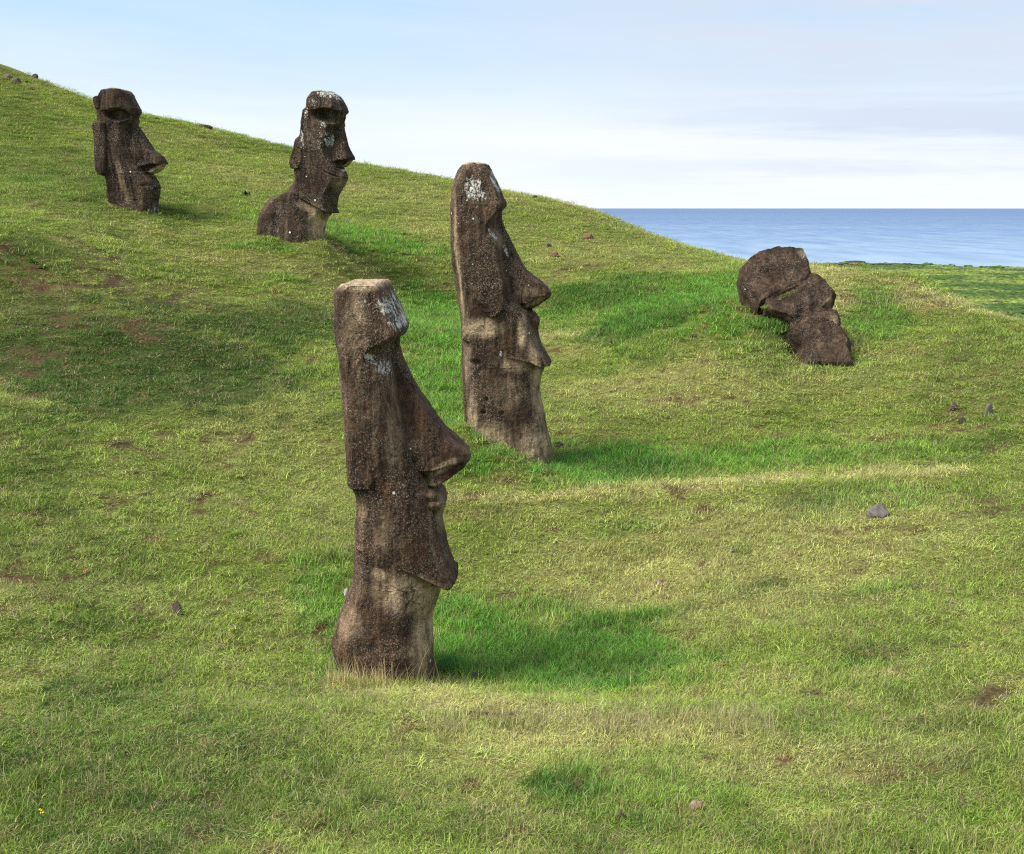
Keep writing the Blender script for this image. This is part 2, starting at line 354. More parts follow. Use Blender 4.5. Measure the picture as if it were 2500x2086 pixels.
sea = mesh_obj('sea', np.c_[(R*np.sin(TH)).ravel(), (R*np.cos(TH)).ravel(), np.full(R.size, SEA)], faces, sm)
tag(sea, 'calm blue ocean reaching the horizon', kind='structure')

# ------------------------------------------------------------------ carved stone
def stone_mat(name, k, tone=1.0, warm=1.0, speck=1.0):
    m, nt, bs = newmat(name)
    tcn = N(nt, 'ShaderNodeTexCoord'); P = tcn.outputs['Object']
    tan = N(nt, 'ShaderNodeAttribute', attribute_name='tan').outputs['Fac']
    lich = N(nt, 'ShaderNodeAttribute', attribute_name='lichen').outputs['Fac']
    big = noise(nt, P, 2.2*k, 5, .6); mid = noise(nt, P, 9*k, 5, .65, (1, 1, 1), 3); fine = noise(nt, P, 55*k, 4, .75, (1, 1, 1), 5)
    stk = noise(nt, P, 1, 5, .62, (15*k, 15*k, 1.6*k), 7); stk2 = noise(nt, P, 1, 4, .6, (38*k, 38*k, 4*k), 2)
    t = tone
    c = mixc(nt, ramp(nt, mid, [(.32, 0), (.66, 1)]), (.020*t, .0125*t, .0085*t), (.100*t, .058*t, .036*t))
    c = mixc(nt, mth(nt, 'MULTIPLY', ramp(nt, big, [(.42, 0), (.7, 1)]), .6), c, (.15*t, .088*t, .052*t))
    c = mixc(nt, mth(nt, 'MULTIPLY', ramp(nt, stk, [(.52, 0), (.68, 1)]), .6), c, (.27*t, .18*t, .115*t))
    c = mixc(nt, mth(nt, 'MULTIPLY', ramp(nt, stk2, [(.30, 1), (.50, 0)]), .8), c, (.016*t, .011*t, .008*t))
    org = noise(nt, P, 7*k, 5, .7, (1, 1, .5), 13)
    c = mixc(nt, mth(nt, 'MULTIPLY', ramp(nt, org, [(.55, 0), (.68, 1)]), .55*warm), c, (.135*t, .058*t, .026*t))
    st3 = noise(nt, P, 1, 4, .6, (5*k, 5*k, 1.1*k), 37)
    c = mixc(nt, ramp(nt, st3, [(.38, 1), (.58, 0)]), c, mixc(nt, 1, c, (.48, .45, .44), 'MULTIPLY'))
    tn = mth(nt, 'MULTIPLY', tan, ramp(nt, mth(nt, 'ADD', mth(nt, 'MULTIPLY', mid, .5), mth(nt, 'MULTIPLY', stk, .5)), [(.36, .1), (.56, 1)]))
    c = mixc(nt, mth(nt, 'MULTIPLY', tn, .97), c, mixc(nt, fine, (.30, .20, .115), (.78, .58, .37)))
    # pale mineral grains
    gr = noise(nt, P, 95*k, 2, .6, (1, 1, .8), 17)
    gr2 = noise(nt, P, 3.2*k, 3, .6, (1, 1, 1), 19)
    g = mth(nt, 'MULTIPLY', ramp(nt, gr, [(.55, 0), (.63, 1)]), ramp(nt, gr2, [(.38, .12), (.62, 1)]))
    c = mixc(nt, mth(nt, 'MULTIPLY', g, .55*speck), c, (.52, .43, .33))
    dk = ramp(nt, noise(nt, P, 70*k, 2, .6, (1, 1, 1), 23), [(.36, 1), (.44, 0)])
    c = mixc(nt, mth(nt, 'MULTIPLY', dk, .65), c, (.013, .010, .009))
    # fine cracks
    wv = N(nt, 'ShaderNodeVectorMath', operation='ADD'); sc3 = N(nt, 'ShaderNodeVectorMath', operation='SCALE'); sc3.inputs['Scale'].default_value = .35/k
    nz3 = N(nt, 'ShaderNodeTexNoise', inp={'Scale': 3.0*k, 'Detail': 4}); L(nt, P, nz3.inputs['Vector']); L(nt, nz3.outputs['Color'], sc3.inputs[0]); L(nt, P, wv.inputs[0]); L(nt, sc3.outputs[0], wv.inputs[1])
    mpc = N(nt, 'ShaderNodeMapping'); mpc.inputs['Scale'].default_value = (1, 1, .45); L(nt, wv.outputs[0], mpc.inputs[0])
    ve = N(nt, 'ShaderNodeTexVoronoi', feature='DISTANCE_TO_EDGE', inp={'Scale': 2.6*k}); L(nt, mpc.outputs[0], ve.inputs['Vector'])
    crk = mth(nt, 'MULTIPLY', ramp(nt, ve.outputs['Distance'], [(.0, 1), (.010, 0)]), ramp(nt, noise(nt, P, 1.7*k, 3, .5, (1, 1, 1), 41), [(.5, 0), (.6, 1)]))
    c = mixc(nt, mth(nt, 'MULTIPLY', crk, .35), c, (.010, .008, .007))
    # lichen crusts
    ln = mth(nt, 'ADD', mth(nt, 'MULTIPLY', noise(nt, P, 52*k, 5, .75, (1, 1, .7), 29), .62), mth(nt, 'MULTIPLY', noise(nt, P, 10*k, 3, .6, (1, 1, .45), 31), .38))
    lm = ramp(nt, mth(nt, 'ADD', ln, mth(nt, 'MULTIPLY', mth(nt, 'SUBTRACT', lich, 1.0), .27)), [(.455, 0), (.482, 1)])
    c = mixc(nt, mth(nt, 'MULTIPLY', lm, .92), c, mixc(nt, fine, (.36, .35, .31), (.66, .65, .59)))
    vo = N(nt, 'ShaderNodeTexVoronoi', inp={'Scale': 7.5*k, 'Randomness': 1.0}); L(nt, P, vo.inputs['Vector'])
    sp = mth(nt, 'MULTIPLY', mth(nt, 'LESS_THAN', vo.outputs['Distance'], mth(nt, 'MULTIPLY', vo.outputs['Color'], .0)), 1)
    sep = N(nt, 'ShaderNodeSeparateColor'); L(nt, vo.outputs['Color'], sep.inputs[0])
    rad = mth(nt, 'MULTIPLY', ramp(nt, sep.outputs[0], [(.80, 0), (1, 1)]), .13)
    sp = mth(nt, 'LESS_THAN', mth(nt, 'ADD', vo.outputs['Distance'], mth(nt, 'MULTIPLY', mth(nt, 'SUBTRACT', fine, .5), .12)), rad)
    c = mixc(nt, mth(nt, 'MULTIPLY', sp, .9), c, (.72, .72, .68))
    vo2 = N(nt, 'ShaderNodeTexVoronoi', inp={'Scale': 15*k, 'Randomness': 1.0}); L(nt, P, vo2.inputs['Vector'])
    se2 = N(nt, 'ShaderNodeSeparateColor'); L(nt, vo2.outputs['Color'], se2.inputs[0])
    r2 = mth(nt, 'MULTIPLY', mth(nt, 'MULTIPLY', mth(nt, 'SUBTRACT', lich, .36), .75), ramp(nt, se2.outputs[1], [(.35, 0), (1, 1)]))
    d2 = mth(nt, 'ADD', vo2.outputs['Distance'], mth(nt, 'MULTIPLY', mth(nt, 'SUBTRACT', fine, .5), .25))
    c = mixc(nt, mth(nt, 'MULTIPLY', mth(nt, 'LESS_THAN', d2, r2), .85), c, (.60, .59, .53))
    L(nt, c, bs.inputs['Base Color']); bs.inputs['Roughness'].default_value = .93; bs.inputs['Specular IOR Level'].default_value = .18
    b1 = N(nt, 'ShaderNodeBump', inp={'Strength': .75, 'Distance': .018/k}); L(nt, mth(nt, 'SUBTRACT', mth(nt, 'ADD', mid, mth(nt, 'MULTIPLY', stk, 1.0)), crk), b1.inputs['Height'])
    b2 = N(nt, 'ShaderNodeBump', inp={'Strength': .8, 'Distance': .009/k}); L(nt, mth(nt, 'ADD', fine, gr), b2.inputs['Height']); L(nt, b1.outputs[0], b2.inputs['Normal'])
    L(nt, b2.outputs[0], bs.inputs['Normal'])
    return m

class Frame:
    """side plane of a statue: s forward along its facing, t up its axis, n towards the viewer's side"""
    def __init__(s, px, py, Y, yaw, lean=0.0):
        s.O = at(px, py, Y); a = math.radians(yaw); b = math.radians(lean)
        s.es = np.array([math.cos(a), -math.sin(a), 0.]); n = np.array([-math.sin(a), -math.cos(a), 0.])
        s.et = np.array([0, 0, 1.])*math.cos(b)-n*math.sin(b); s.en = n*math.cos(b)+np.array([0, 0, 1.])*math.sin(b)
    def st(s, px, py, lat=0.):
        d = ray(px, py); o = s.O+s.en*lat
        P = d*(o@s.en)/(d@s.en); q = P-s.O
        return q@s.es, q@s.et
def tab(v, ys, fr, xm):
    if not hasattr(v, '__len__'): return lambda t: np.full_like(t, v)
    tt = np.array([fr.st(xm, y)[1] for y, _ in v]); vv = np.array([a for _, a in v]); o = np.argsort(tt)
    return lambda t: np.interp(t, tt[o], vv[o])
class Comp:
    def __init__(c, fr, region, Lp, Rp, w, rl=.2, rr=.1, rt=.05, rb=.05, ll=0., lr=0., extend=0, top=None):
        A = np.array([fr.st(q[0], q[1], q[2] if len(q) > 2 else ll) for q in Lp]); B = np.array([fr.st(q[0], q[1], q[2] if len(q) > 2 else lr) for q in Rp])
        for M in (A, B):
            for i in range(1, len(M)):
                if M[i, 1] > M[i-1, 1]-1e-4: M[i, 1] = M[i-1, 1]-1e-4
        c.t1 = min(A[0, 1], B[0, 1]); c.t0 = max(A[-1, 1], B[-1, 1])
        if extend:
            A = np.r_[A, [[A[-1, 0]-.02, c.t0-extend]]]; B = np.r_[B, [[B[-1, 0]+.03, c.t0-extend]]]; c.t0 -= extend
        c.A, c.B = A[::-1], B[::-1]; c.region = region
        xm = np.mean([p[0] for p in Lp+Rp])
        c.w, c.rl, c.rr = (tab(q, None, fr, xm) for q in (w, rl, rr)); c.rt, c.rb = rt, rb
    def LB(c, t): return np.interp(t, c.A[:, 1], c.A[:, 0]), np.interp(t, c.B[:, 1], c.B[:, 0])
    def h(c, s, t):
        a, b = c.LB(t); r = lambda d, q: np.sqrt(np.clip(1-(1-np.clip(d/q, 0, 1))**2, 0, 1))
        mid = .5*(a+b); half = np.maximum(.5*(b-a), 1e-4)
        rl = np.minimum(c.rl(t), half); rr = np.minimum(c.rr(t), half)
        v = c.w(t)*r(s-a, rl)*r(b-s, rr)*r(c.t1-t, c.rt)*r(t-c.t0, c.rb)
        return np.where((s >= a-1e-6) & (s <= b+1e-6) & (t <= c.t1+1e-6) & (t >= c.t0-1e-6), v, 0)

def build_statue(name, label, group, fr, comps, mat, dents=(), masks=None, rows=420, cols=150, rough=.012, k=1.0, base_px=None, smooth_k=.015, cat='statue', seed=1, parent=None, label_parts=None):
    t1 = max(c.t1 for c in comps); t0 = min(c.t0 for c in comps)
    ts = np.unique(np.r_[np.linspace(t0, t1, rows), [t1-.002, t1-.006, t1-.012, t1-.02]])
    for c in comps: ts = np.r_[ts, c.t1-.001, c.t1+.001, c.t0-.001, c.t0+.001]
    ts = np.unique(ts[(ts >= t0) & (ts <= t1)])
    lo = np.full(len(ts), 1e9); hi = np.full(len(ts), -1e9)
    for c in comps:
        a, b = c.LB(ts); m = (ts >= c.t0) & (ts <= c.t1)
        lo = np.where(m, np.minimum(lo, a), lo); hi = np.where(m, np.maximum(hi, b), hi)
    u = np.linspace(0, 1, cols+1); u = .5*u+.5*(.5-.5*np.cos(np.pi*u))
    S = lo[:, None]+(hi-lo)[:, None]*u[None]; T = np.repeat(ts[:, None], cols+1, 1)
    Hs = np.stack([c.h(S.ravel(), T.ravel()).reshape(S.shape) for c in comps])
    arg = Hs.argmax(0); hmax = Hs.max(0)
    if smooth_k > 0:
        e = np.exp((Hs-hmax)/smooth_k); Hm = hmax+smooth_k*np.log(e.sum(0))*np.clip(hmax/.05, 0, 1)-smooth_k*math.log(len(comps))*0
    else: Hm = hmax
    for (px, py, rx, ry, ang, dep, sharp) in dents:
        c0 = np.array(fr.st(px, py, .35)); sc = fr.O[1]/F
        dx = (S-c0[0])/sc; dy = -(T-c0[1])/sc
        ca, sa = math.cos(math.radians(ang)), math.sin(math.radians(ang))
        a = (dx*ca+dy*sa)/rx; b = (-dx*sa+dy*ca)/ry
        d = np.sqrt(a*a+b*b)
        Hm = Hm-dep*(1-sstep(1-sharp, 1+sharp*.2, d))*np.clip(Hm/.15, 0, 1)
    Hm = np.maximum(Hm, 0); Hm[:, 0] = 0; Hm[:, -1] = 0
    nR, nC = S.shape
    ring = 2*cols
    Sx = np.concatenate([S, S[:, cols-1:0:-1]], 1); Tx = np.concatenate([T, T[:, cols-1:0:-1]], 1)
    Hx = np.concatenate([Hm, -Hm[:, cols-1:0:-1]*.98], 1); Ax = np.concatenate([arg, arg[:, cols-1:0:-1]], 1)
    P = fr.O+Sx[..., None]*fr.es+Tx[..., None]*fr.et+Hx[..., None]*fr.en
    # weathering
    loc = np.stack([Sx, Hx, Tx], -1)
    du = np.roll(P, -1, 1)-np.roll(P, 1, 1); dv = np.gradient(P, axis=0)
    nrm = np.cross(dv, du); nrm /= np.linalg.norm(nrm, axis=-1, keepdims=True)+1e-9
    cen = fr.O+((lo+hi)/2)[:, None, None]*fr.es+Tx[..., None]*fr.et
    sgn = np.sign((nrm*(P-cen)).sum(-1, keepdims=True)); nrm = nrm*np.where(sgn == 0, 1, np.sign(sgn.mean()))
    q = loc*k
    dsp = rough*(1.3*fbm(q*np.array([3., 3., 2.]), seed, 3)+.55*fbm(q*np.array([11., 11., 6.]), seed+7, 3)
                 +.8*(fbm(q*np.array([13., 13., 1.3]), seed+13, 2))*.7+.35*fbm(q*38., seed+19, 2)
                 -.5*sstep(.35, .8, fbm(q*np.array([7., 7., 5.]), seed+31, 2)))
    P = P+nrm*dsp[..., None]
    P = P.reshape(-1, 3)
    idx = np.arange(nR*ring).reshape(nR, ring); nx = np.roll(idx, -1, 1)
    fcs = np.stack([idx[:-1], idx[1:], nx[1:], nx[:-1]], -1)
    reg = [c.region for c in comps]
    fa = Ax[:-1]; side = np.zeros((nR-1, ring), bool); side[:, cols:] = True
    tan = np.zeros(S.shape); lic = np.zeros(S.shape)
    for kind, px, py, rx, ry, ang, st_ in (masks or []):
        c0 = np.array(fr.st(px, py, .35)); sc = fr.O[1]/F
        dx = (S-c0[0])/sc; dy = -(T-c0[1])/sc
        ca, sa = math.cos(math.radians(ang)), math.sin(math.radians(ang))
        a = (dx*ca+dy*sa)/rx; b = (-dx*sa+dy*ca)/ry
        v = st_*(1-sstep(.3, 1.15, np.sqrt(a*a+b*b)))
        if kind == 'tan': tan = np.maximum(tan, v)
        else: lic = np.maximum(lic, v)
    if True:   # flat crown of the head is pale and crusted
        top = sstep(t1-.05, t1-.01, T); tan = np.maximum(tan, top*.9)
    ext = lambda a: np.concatenate([a, a[:, cols-1:0:-1]], 1).ravel()
    tan, lic = ext(tan), ext(lic)
    # root at the foot
    bp = fr.O.copy(); bp[2] = height([bp[0]], [bp[1]])[0]
    root = bpy.data.objects.new(name, None); COL.objects.link(root); root.location = bp
    tag(root, label, cat, group)
    P = P-bp
    # smooth normals of the whole so the parts meet without a seam
    tri = fcs.reshape(-1, 4)
    fn = np.cross(P[tri[:, 2]]-P[tri[:, 0]], P[tri[:, 3]]-P[tri[:, 1]])
    vn = np.zeros_like(P)
    for j in range(4): np.add.at(vn, tri[:, j], fn)
    vn /= np.linalg.norm(vn, axis=1, keepdims=True)+1e-12
    o_sign = 1.0
    mids = P[tri].mean(1)-np.repeat((cen[:-1]-bp).reshape(-1, 3), 1, 0)
    if (fn*mids).sum() < 0: fcs = fcs[..., ::-1]; vn = -vn
    objs = {}
    names = []
    for r in reg:
        if r not in names: names.append(r)
    order = ['head'] + [n for n in names if n != 'head'] if 'head' in names else names
    for r in order:
        ids = [i for i, q_ in enumerate(reg) if q_ == r]
        m = np.isin(fa, ids)
        sides = [(m & ~side), (m & side)] if r == 'ear' else [m]
        for mm in sides:
            fs = fcs[mm]
            if len(fs) == 0: continue
            vs, inv = np.unique(fs.ravel(), return_inverse=True)
            par = root if r in ('head', 'torso', 'chin', 'face', 'base') else objs.get('head', root)
            ob = mesh_obj(r, P[vs], inv.reshape(-1, 4), mat, par, attrs={'tan': ('FLOAT', tan[vs]), 'lichen': ('FLOAT', lic[vs])})
            ob.data.normals_split_custom_set_from_vertices([tuple(v) for v in vn[vs]])
            objs[r] = ob
            if label_parts and r in label_parts: ob['label'] = label_parts[r]
    return root

HG = 'carved stone head statues set into the hillside'
# --- nearest statue
fr = Frame(950, 1640, 9.45, 3)
H, NC = 'head', 'torso'
back1 = [(822, 700), (822, 705), (820, 728), (825, 831), (834, 900), (846, 1002), (852, 1088), (855, 1167), (866, 1190), (873, 1202), (871, 1311)]
comps1 = [
 Comp(fr, H, [(870, 686), (839, 690)]+back1[1:]+[(912, 1380, .42), (938, 1385, .42), (1000, 1402, .37), (1051, 1417, .28), (1090, 1419, .12)],
      [(936, 686), (945, 698), (957, 725), (965, 830), (974, 900), (996, 1000), (1022, 1090), (1044, 1150), (1066, 1190), (1076, 1240), (1084, 1294), (1093, 1335), (1106, 1373), (1117, 1397), (1119, 1408), (1108, 1417)],
      [(686, .40), (830, .41), (1000, .43), (1200, .42), (1330, .40), (1417, .385)], rl=[(686, .14), (1300, .2), (1330, .03)], rr=[(686, .06), (830, .16), (1000, .44), (1200, .32), (1300, .22), (1380, .10)], rt=.012, rb=.01),
 Comp(fr, H, [(870, 686), (850, 700), (860, 780), (880, 873, .45)], [(936, 686), (945, 698), (957, 725), (976, 766), (988, 795), (990, 803), (979, 819, .15), (940, 843, .36), (888, 873, .45)],
      [(686, .41), (800, .45), (872, .43)], rl=.3, rr=[(686, .045), (806, .03), (825, .015)], rt=.012, rb=.02),
 Comp(fr, 'nose', [(900, 815), (905, 880), (905, 950), (915, 1040), (935, 1090), (975, 1135), (1000, 1152)],
      [(975, 815), (975, 845), (982, 872), (1000, 907), (1024, 951), (1055, 999), (1085, 1040), (1123, 1078), (1148, 1100), (1146, 1116), (1100, 1134, .14), (1048, 1156, .23)],
      [(819, .09), (900, .12), (1000, .17), (1080, .21), (1130, .225), (1160, .235)], rl=.55, rr=[(815, .06), (1060, .065), (1112, .04), (1122, .015)], rt=.05, rb=.02),
 Comp(fr, 'nose', [(1000, 1040), (1020, 1130), (1045, 1180)], [(1080, 1036), (1123, 1078), (1150, 1102), (1151, 1114), (1137, 1136), (1102, 1160), (1070, 1181)],
      [(1040, .10), (1120, .19), (1180, .19)], rl=.1, rr=.035, rt=.05, rb=.02),
 Comp(fr, 'mouth', [(1005, 1178), (1020, 1260)], [(1071, 1180), (1078, 1189), (1088, 1203), (1087, 1207), (1092, 1215), (1090, 1226), (1084, 1242), (1080, 1260)],
      [(1178, .20), (1195, .275), (1207, .25), (1217, .275), (1235, .23), (1258, .12)], rl=.5, rr=.10, rt=.02, rb=.06),
 Comp(fr, 'ear', [(829, 850), (834, 900), (846, 1002), (851, 1088), (853, 1167), (864, 1184, .35), (872, 1199, .4), (890, 1203, .45)], [(880, 850, .4), (893, 920, .4), (905, 1000, .4), (915, 1100, .4), (921, 1150, .45), (919, 1178, .45), (908, 1197, .45), (892, 1203, .45)],
      [(850, .33), (1000, .405), (1090, .425), (1150, .452), (1202, .445)], rl=.12, rr=[(850, .2), (1090, .1), (1150, .035)], rt=.2, rb=.02),
 Comp(fr, NC, [(871, 1270), (868, 1380), (863, 1421), (852, 1445), (840, 1469), (825, 1510), (816, 1547), (823, 1582), (830, 1619), (838, 1647)],
      [(1050, 1270), (1078, 1400), (1081, 1419), (1072, 1448), (1058, 1482), (1051, 1510), (1053, 1544), (1058, 1585), (1063, 1623), (1065, 1640)],
      [(1280, .405), (1400, .402), (1450, .405), (1510, .43), (1560, .46), (1647, .44)], rl=.2, rr=[(1330, .66), (1440, .5), (1560, .3)], rt=.1, rb=.02, extend=1.0)]
dents1 = [(935, 858, 55, 20, -32, .055, .6), (955, 880, 26, 30, -30, .03, .8), (1000, 1050, 16, 60, -20, .03, .9), (1066, 1214, 26, 3, 10, .022, .8), (905, 1310, 20, 60, 0, .03, .9), (1040, 1240, 14, 60, 10, .02, .9), (835, 1518, 16, 18, 0, .03, .8)]
masks1 = [('tan', 1000, 1450, 100, 60, 10, 1), ('tan', 1030, 1560, 34, 120, 3, .95), ('tan', 930, 1400, 30, 18, 30, 1), ('tan', 855, 1520, 40, 50, 20, .45), ('tan', 1080, 1150, 50, 14, -32, .95), ('tan', 1050, 1195, 30, 18, 20, .5),
          ('tan', 940, 1290, 26, 60, 0, .35), ('tan', 1070, 1270, 14, 60, 0, .5), ('tan', 890, 1260, 20, 60, 0, .35), ('tan', 960, 1080, 20, 90, 0, .3), ('tan', 880, 700, 60, 14, 0, .8), ('tan', 870, 790, 40, 80, 5, .35), ('tan', 905, 1640, 90, 30, 0, .2),
          ('lichen', 960, 755, 44, 78, -22, .82), ('lichen', 972, 785, 26, 40, -22, .94), ('lichen', 880, 740, 30, 60, 0, .62), ('lichen', 880, 765, 16, 30, 0, .5), ('lichen', 928, 893, 66, 28, 42, .76), ('lichen', 905, 872, 20, 9, 10, .95), ('lichen', 1063, 1190, 22, 12, 30, .6), ('lichen', 1055, 1610, 8, 40, -5, .6),
          ('lichen', 900, 1000, 200, 350, 0, .30)]
M1 = stone_mat('weathered_tuff_near', 1.0, 1.08, 1.3)
build_statue('stone_statue', 'nearest stone head statue, sharp triangular nose, tan neck, dry stalks at its foot', HG, fr, comps1, M1, dents1, masks1, rows=520, cols=170, rough=.010, seed=3, smooth_k=.006)

# --- tall central statue
fr = Frame(1240, 1110, 16.0, 4)
comps2 = [
 Comp(fr, H, [(1150, 396.5), (1139, 398), (1127, 405), (1117, 416), (1110, 435), (1105, 454), (1102, 485), (1101, 519), (1102, 574), (1105, 622), (1110, 670), (1117, 718), (1124, 766), (1126, 784), (1128, 820), (1235, 876, .45), (1259, 880, .42), (1292, 887, .38), (1316, 895, .25)],
      [(1160, 396), (1192, 401), (1199, 416), (1211, 440), (1219, 461), (1221, 500), (1222, 540), (1230, 600), (1243, 660), (1260, 715), (1284, 751), (1296, 757), (1304, 775), (1309, 798), (1314, 820), (1322, 844), (1335, 865), (1345, 887), (1344, 893), (1330, 897)],
      [(396, .36), (480, .46), (620, .49), (780, .47), (895, .44)], rl=[(396, .2), (790, .22), (822, .05)], rr=[(396, .12), (560, .16), (700, .26), (830, .2), (885, .06)], rt=.02, rb=.01),
 Comp(fr, H, [(1150, 396.5), (1140, 420), (1150, 480), (1184, 551, .48)], [(1160, 396), (1194, 402), (1201, 416), (1213, 440), (1223, 461), (1229, 483), (1235, 495), (1230, 503, .15), (1189, 551, .48)],
      [(396, .37), (500, .51), (550, .50)], rl=.45, rr=[(396, .14), (490, .05), (500, .03), (506, .015)], rt=.02, rb=.02),
 Comp(fr, 'nose', [(1160, 500), (1165, 600), (1170, 660), (1205, 725), (1235, 742)],
      [(1228, 500), (1227, 533), (1236, 562), (1249, 593), (1263, 617), (1274, 636), (1287, 660), (1304, 677), (1326, 691), (1341, 706), (1347, 713), (1338, 719), (1310, 726, .15), (1281, 745, .25)],
      [(500, .11), (600, .15), (690, .25), (745, .26)], rl=.5, rr=[(500, .08), (700, .075), (716, .04), (722, .015)], rt=.05, rb=.02),
 Comp(fr, 'nose', [(1250, 690), (1262, 740), (1280, 753)], [(1320, 686), (1341, 706), (1348, 716), (1344, 727), (1326, 737), (1300, 753)], [(690, .12), (753, .16)], rl=.1, rr=.06, rt=.05, rb=.02),
 Comp(fr, 'mouth', [(1255, 753), (1262, 815)], [(1298, 754), (1309, 766), (1316, 781), (1315, 788), (1311, 800), (1309, 815)], [(753, .18), (775, .27), (790, .27), (815, .2)], rl=.15, rr=.1, rt=.03, rb=.06),
 Comp(fr, 'ear', [(1112, 560), (1116, 660), (1135, 720), (1152, 752, .4), (1166, 770, .5), (1198, 779, .5)], [(1190, 560, .45), (1220, 620, .45), (1234, 690, .5), (1238, 738, .5), (1234, 757, .5), (1222, 771, .5), (1202, 779, .5)], [(560, .46), (650, .49), (770, .522)], rl=.25, rr=.05, rt=.3, rb=.02),
 Comp(fr, NC, [(1127, 790), (1132, 964), (1135, 1000), (1139, 1026), (1142, 1060), (1150, 1145)], [(1280, 790), (1328, 897), (1323, 913), (1319, 940), (1320, 964), (1326, 1000), (1335, 1043), (1345, 1084), (1351, 1120), (1354, 1145)],
      [(790, .47), (895, .458), (960, .47), (1145, .50)], rl=.24, rr=[(850, .7), (960, .5), (1145, .3)], rt=.1, rb=.02, extend=1.2)]
dents2 = [(1212, 548, 34, 14, -50, .05, .6), (1215, 570, 20, 34, -38, .04, .7), (1262, 660, 16, 70, -25, .03, .9), (1290, 765, 26, 5, 10, .03, .8), (1160, 884, 20, 10, 0, .03, .9), (1190, 972, 7, 6, 0, .05, .8), (1182, 1004, 7, 6, 0, .05, .8), (1226, 1006, 7, 5, 0, .04, .8),
          (1262, 830, 10, 80, 0, .02, .9), (1118, 700, 6, 260, -3, .025, .9), (1140, 1000, 9, 100, 0, .03, .9)]
masks2 = [('tan', 1180, 800, 60, 30, 0, .9), ('tan', 1276, 810, 14, 45, 0, .95), ('tan', 1120, 640, 8, 200, -4, .7), ('tan', 1260, 890, 60, 20, 8, .6), ('tan', 1310, 940, 20, 130, -6, .85), ('tan', 1200, 1070, 60, 50, 30, .85), ('tan', 1310, 1090, 60, 70, 0, .7), ('tan', 1155, 1020, 16, 70, 0, .8), ('tan', 1290, 715, 30, 16, 0, .4),
          ('tan', 1305, 738, 36, 10, -28, .9), ('tan', 1215, 585, 16, 30, -30, .4), ('tan', 1140, 860, 12, 100, 0, .6), ('tan', 1240, 960, 60, 50, 0, .2),
          ('lichen', 1158, 462, 46, 52, 25, .88), ('lichen', 1183, 446, 16, 12, 0, .7), ('lichen', 1207, 440, 12, 60, -20, .85), ('lichen', 1204, 573, 30, 7, 52, .95), ('lichen', 1240, 625, 34, 9, 55, .7), ('lichen', 1230, 605, 14, 8, 50, .9), ('lichen', 1300, 762, 15, 10, 45, .9),
          ('lichen', 1318, 985, 12, 70, -5, .55), ('lichen', 1175, 470, 60, 60, 0, .5), ('lichen', 1216, 836, 10, 14, 0, .7), ('lichen', 1225, 864, 6, 16, 0, .85), ('lichen', 1200, 700, 120, 300, 0, .33)]
M2 = stone_mat('weathered_tuff_tall', .85, .9, .7)
build_statue('stone_statue', 'tallest stone head statue, narrow rounded crown with white lichen, behind the nearest one', HG, fr, comps2, M2, dents2, masks2, rows=480, cols=160, rough=.012, seed=9, smooth_k=.006)

